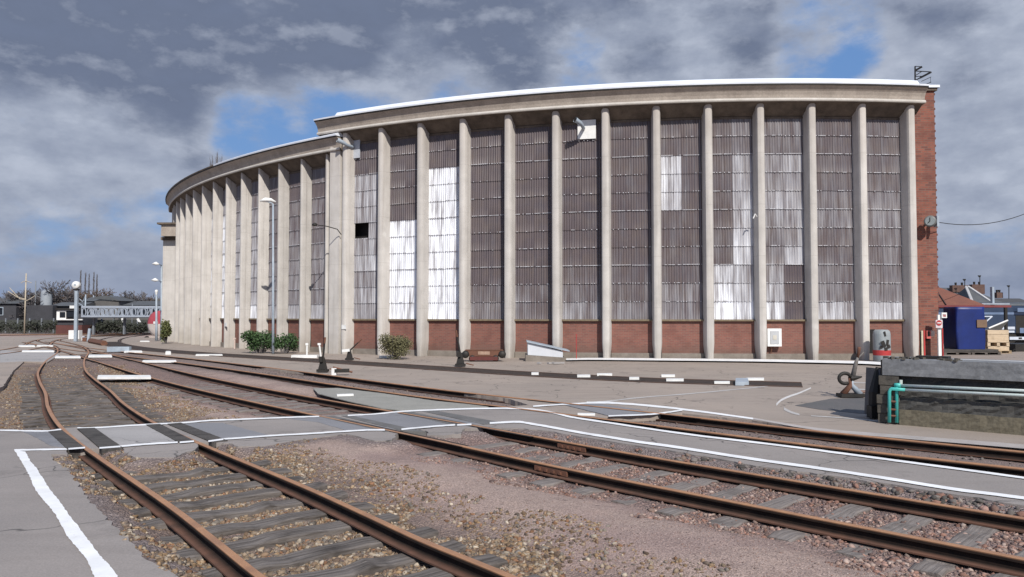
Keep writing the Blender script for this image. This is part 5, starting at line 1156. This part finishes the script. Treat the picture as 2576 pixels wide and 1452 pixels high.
# signal post with round head
b=gp(190.5,859); T=thing('signal_post','thick pale signal post with a round white head and dark collar','signal',b); r=.115
tp=Vector(Q(192,727,b.y)); MB().box((b.x,b.y,(b.z+tp.z-.15)/2),(.23,.20,tp.z-.15)).build('mast',M_GREYP,T); MB().box((tp.x,b.y,tp.z-.06),(.36,.3,.12)).build('collar',M_BLACK,T)
MB().lathe((tp.x,b.y,tp.z+.30),[(0,.20),(.26,.2),(.30,.1),(.30,-.1),(.26,-.2),(0,-.2)],20,rx=PI/2).build('round_head',M_PAINTW,T,True)
MB().lathe((tp.x,b.y-.21,tp.z+.30),[(0,0),(.09,0)],16,rx=PI/2).build('lens',M_GREYP,[c for c in T.children if c.name.startswith('round_head')][0])
MB().box(Vector(Q(190,829,b.y+6)),(.9,.5,.75)).build('x',M_PAINTW).name='white_cabinet'; tag(bpy.data.objects['white_cabinet'],'white cabinet at the foot of the signal post','cabinet')
bpy.data.objects['white_cabinet'].location.z=0
# dark embankment walls, fence and buildings
M_DARKB=simple('dark_brickwork',(.060,.060,.068),(.038,.038,.044),.8,.9,.2); M_DARKG=simple('dark_scrub',(.065,.070,.062),(.042,.045,.042),.7,.95,.3); M_GREYB=simple('grey_building',(.12,.115,.11),(.085,.08,.08),.6,.9,.1)  # dark_brickwork and dark_scrub lightened to put distance haze into the colour
def bld(u0,u1,vt,Y,dep,lab,mat,roof=None,wins=0,name='low_building',cat='building',vr=None):
    p,q=Q(u0,800,Y)[0],Q(u1,800,Y)[0]; z=Q(u0,vt,Y)[2]; T=thing(name,lab,cat,((p+q)/2,Y,0)); MB().box(((p+q)/2,Y+dep/2,z/2-.05),(q-p,dep,z+.1)).build('wall',mat,T)
    if roof: MB().add([(p-.3,Y-.3,z),(q+.3,Y-.3,z),(q+.3,Y+dep,z),(p-.3,Y+dep,z),(p-.3,Y+dep*.4,z+roof),(q+.3,Y+dep*.4,z+roof)],[(0,1,5,4),(2,3,4,5),(1,2,5),(3,0,4)]).build('roof',M_SLATE,T)
    for k in range(wins):
        x=p+(q-p)*(k+.5)/wins; f=MB().box((x,Y-.03,z*.72),(.9,.06,1.1)).build('window',M_GREYP,T); MB().box((x,Y-.07,z*.72),(.7,.03,.9)).build('pane',M_GLS,f)
    return T
bld(-120,40,764,100,8,'long dark building with low roof at the far left',M_DARKB,.8,2); bld(66,132,768,92,6,'dark shed behind the weathered pole',M_DARKB,None,0)
bld(132,200,770,93,6,'dark brick building behind the signal hut',M_DARKB,.5,0); bld(210,232,758,98,6,'narrow tall house with a pale sill under the poplars',M_DARKB,.6,1)
bld(300,420,768,97,7,'long dull building behind the girder bridge',M_GREYB,.6,8); bld(380,440,752,104,8,'greenish block behind the lamp posts',M_GREYB,None,5)
for k,(u,vt) in enumerate(((26,730),(62,728),(96,716),(152,712),(168,720),(200,736),(258,740),(284,748),(312,738),(345,733),(392,742))):
    tree_at(u,vt,101+k%4*2,.85,('first','second','third','fourth','fifth','sixth','seventh','eighth','ninth','tenth','eleventh')[k]+' from the left of the thin bare saplings along the low skyline',200+k,lim=1500,name='bare_sapling',group='bare saplings on the left skyline')
# arched roof hall
p,q=Q(237,800,96)[0],Q(298,800,96)[0]; z=Q(237,757,96)[2]; zt_=Q(270,744,96)[2]; T=thing('arched_hall','grey hall with a shallow arched roof behind the bridge','building',((p+q)/2,96,0))
MB().box(((p+q)/2,99,z/2),(q-p,6,z)).build('wall',M_GREYB,T); n=12; vs=[(p-.2+(q-p+.4)*k/n,y_,z+(zt_-z)*math.sin(PI*(.15+.85*k/n))) for y_ in(95.8,102) for k in range(n+1)]
MB().add(vs,[(k,k+1,n+2+k,n+1+k) for k in range(n)]+[tuple(range(n,-1,-1))]).build('arched_roof',M_SLATE,T)
# silo dome
b=Q(116,800,99); T=thing('domed_tank','pale grey domed tank between the trees','tank',(b[0],99,0)); z1=Q(116,740,99)[2]; r_=13*99/F
MB().lathe((b[0],99,0),[(r_,0),(r_,z1),(r_*.93,z1+.28),(r_*.6,z1+.5),(0,z1+.58)],24).build('shell',simple('pale_tank',(.30,.33,.36),(.24,.26,.29),1,.6,0),T,True)
# signal hut
Y=84; T=thing('signal_hut','brick signal hut with a wide white-framed window and flat roof','hut',Q(175,836,Y))
p,q=Q(141,800,Y)[0],Q(207,800,Y)[0]; MB().box(((p+q)/2,Y+1.6,.45),(q-p,3.2,1.0)).build('brick_base',simple('hut_brick',(.12,.045,.04),(.08,.035,.03),2,.9,.1),T)
MB().box(((p+q)/2,Y+1.7,1.75),(q-p-.1,3.0,1.58)).build('wall',M_DARKB,T); bx(139,776,209,779.5,Y-.3,3.8,'flat_roof',M_BLACK,T)
f=bx(142,782,166,803,Y-.06,.1,'window',M_PAINTW,T); bx(150,785,164,799,Y-.10,.04,'pane',M_GLS,f)
bx(168,784,186,798,Y-.02,.06,'pane',M_GLS,T); bx(142,803,207,805.5,Y-.14,.14,'white_ledge',M_PAINTW,T); bx(175,769,187,776,Y+1,.8,'vent_box',M_PAINTW,T)
# lattice girder bridge
Y=80; T=thing('girder_bridge','pale blue lattice girder footbridge with oval openings','bridge',(Q(312,800,Y)[0],Y,0)); xL,xR=Q(205,800,Y)[0],Q(418,800,Y)[0]; zt_,zm,zb2=Q(212,770,Y)[2],Q(212,776,Y)[2],Q(212,796,Y)[2]
M_GIRD=simple('girder_paint',(.33,.37,.43),(.26,.29,.34),1,.6,0)
for yy in(Y,Y+2.2):
    MB().box(((xL+xR)/2,yy,zt_-.1),(xR-xL,.16,.22)).build('top_chord',M_GIRD,T); MB().box(((xL+xR)/2,yy,zb2),(xR-xL,.16,.17)).build('bottom_chord',M_GIRD,T)
    n=17
    for k in range(n):
        cx_=xL+(xR-xL)*(k+.5)/n; w_=(xR-xL)/n; hc=(zt_-.2+zb2)/2; hr=(zt_-.2-zb2)/2
        ring=[(cx_+w_*.36*math.cos(t),yy,hc+hr*.92*math.sin(t)) for t in np.linspace(0,2*PI,13)]
        if k%4!=3: MB().tube(ring,.055,5).build('oval_brace',M_GIRD,T)
        MB().tube([(cx_-w_/2,yy,zb2),(cx_+w_/2 if k%2 else cx_-w_/2,yy,zt_-.1)],.06,4).build('brace',M_GIRD,T)
MB().box(((xL+xR)/2,Y+1.1,zb2-.12),(xR-xL,2.2,.1)).build('deck',M_DPOLE,T)
for u in(222,300,392): p=Q(u,800,Y)[0]; MB().box((p,Y+1.1,(zb2-.2)/2),(.16,.3,zb2-.2)).build('pier',M_DPOLE,T)
# low fence of dark panels along the far track
p,q=-75,Q(428,800,88)[0]; T=thing('dark_fence','long dark panel fence behind the far tracks','fence',((p+q)/2,89,0)); MB().box(((p+q)/2,89,.75),(q-p,.12,1.5)).build('panelling',M_DARKG,T)
for k in range(26): MB().box((p+(q-p)*k/25,88.9,.85),(.14,.14,1.7)).build('fence_post',M_DPOLE,T)
for k,(u,v0,v1) in enumerate(((313,801,815),(352,802,812))): p=Q(u,v1,87); q=Q(u-6,v0,87); tag(MB().tube([p,q],.14,5).build('white_strut',M_PAINTW),('left','right')[k]+' slanting white strut against the dark fence below the bridge','strut')
# scrub in front of the fence
for k,(u,w_,h_,lab) in enumerate(((252,5,1.3,'dark scrub bush below the left half of the bridge'),(295,6,1.5,'dark scrub bush under the middle of the bridge'),(344,5,1.3,'dark scrub bush left of the tank wagon'),(110,6,1.6,'dark scrub bush left of the signal hut'),(18,7,1.4,'dark scrub bush at the left edge'))):
    b=Q(u,800,86); shrub((b[0],86,0),w_,h_,1.5,lab,simple('scrub_leaf',(.05,.055,.04),(.035,.04,.03),2,.9,0),900,.22,50+k)
# hedge mass far beyond
m=MB(); rr=random.Random(9)
for k in range(2600):
    x=rr.uniform(-140,-38); y_=rr.uniform(112,128); zz_=rr.uniform(0,3.6+1.2*math.sin(x*.35)+.8*math.sin(x*1.1)); p=Vector((x,y_,zz_)); d=Vector((rr.uniform(-1,1),rr.uniform(-.3,.3),rr.uniform(-1,1)))*.8; e=Vector((rr.uniform(-1,1),rr.uniform(-.3,.3),rr.uniform(-1,1)))*.8
    m.add([p,p+d,p+d+e,p+e],[(0,1,2,3)])
tag(m.build('far_hedgerow',M_DARKG),'dark far-off scrub reading as one mass beyond the buildings','hedge',kind='stuff')
# tank wagon
Y=70.5; c=Q(388,815,Y); T=thing('tank_wagon','rounded tank wagon with a red upper half and cream lower half','wagon',(c[0]+.7,Y,0)); r_=1.22; zc=c[2]+.0
M_WRED=simple('wagon_red',(.42,.07,.09),(.34,.06,.07),2,.5,0,fine=.05); M_WCR=simple('wagon_cream',(.60,.54,.50),(.48,.42,.38),2,.5,0,fine=.05)
cx_=c[0]+.35; dv=Vector((.30,1,0)).normalized(); sv=Vector((dv.y,-dv.x,0))
for nm,mat,t0,t1 in(('upper_tank',M_WRED,0,PI),('lower_tank',M_WCR,PI,2*PI)):
    m=MB(); vs=[];K=12
    for (d,rf) in((-.28,.0),(-.24,.45),(-.15,.78),(0,1),(9,1)):
        for k in range(K+1): t_=t0+(t1-t0)*k/K; p=Vector((cx_,Y,zc))+dv*d+sv*(r_*rf*math.cos(t_))+Vector((0,0,r_*rf*math.sin(t_))); vs.append(tuple(p))
    m.add(vs,[(j*(K+1)+k,(j+1)*(K+1)+k,(j+1)*(K+1)+k+1,j*(K+1)+k+1) for j in range(4) for k in range(K)]); m.build(nm,mat,T,True)
p=Vector((cx_,Y,zc-r_-.12)); MB().box(p+dv*4.5,(2.4,9,.28),-math.atan2(dv.x,dv.y)).build('underframe',M_BLACK,T); MB().box(p-dv*.1,(2.5,.2,.34),-math.atan2(dv.x,dv.y)).build('buffer_beam',M_WCR,T)
for k in(-.85,.85):
    q=p+sv*k-dv*.45; MB().lathe(q,[(0,-.1),(.22,-.1),(.22,0),(.1,.05),(.1,.4)],12,rx=PI/2).build('buffer',M_BLACK,T,True)
    for d in(1.0,7.5): MB().lathe(p+sv*k*.88+dv*d+Vector((0,0,-.22)),[(0,-.06),(.42,-.06),(.42,.06),(0,.06)],16,rx=PI/2,rz=PI/2).build('wheel',M_BLACK,T)
MB().box(Vector((cx_,Y,zc+.12))-dv*.30,(.5,.03,.22),-math.atan2(dv.x,dv.y)).build('plate',M_PAINTW,T)
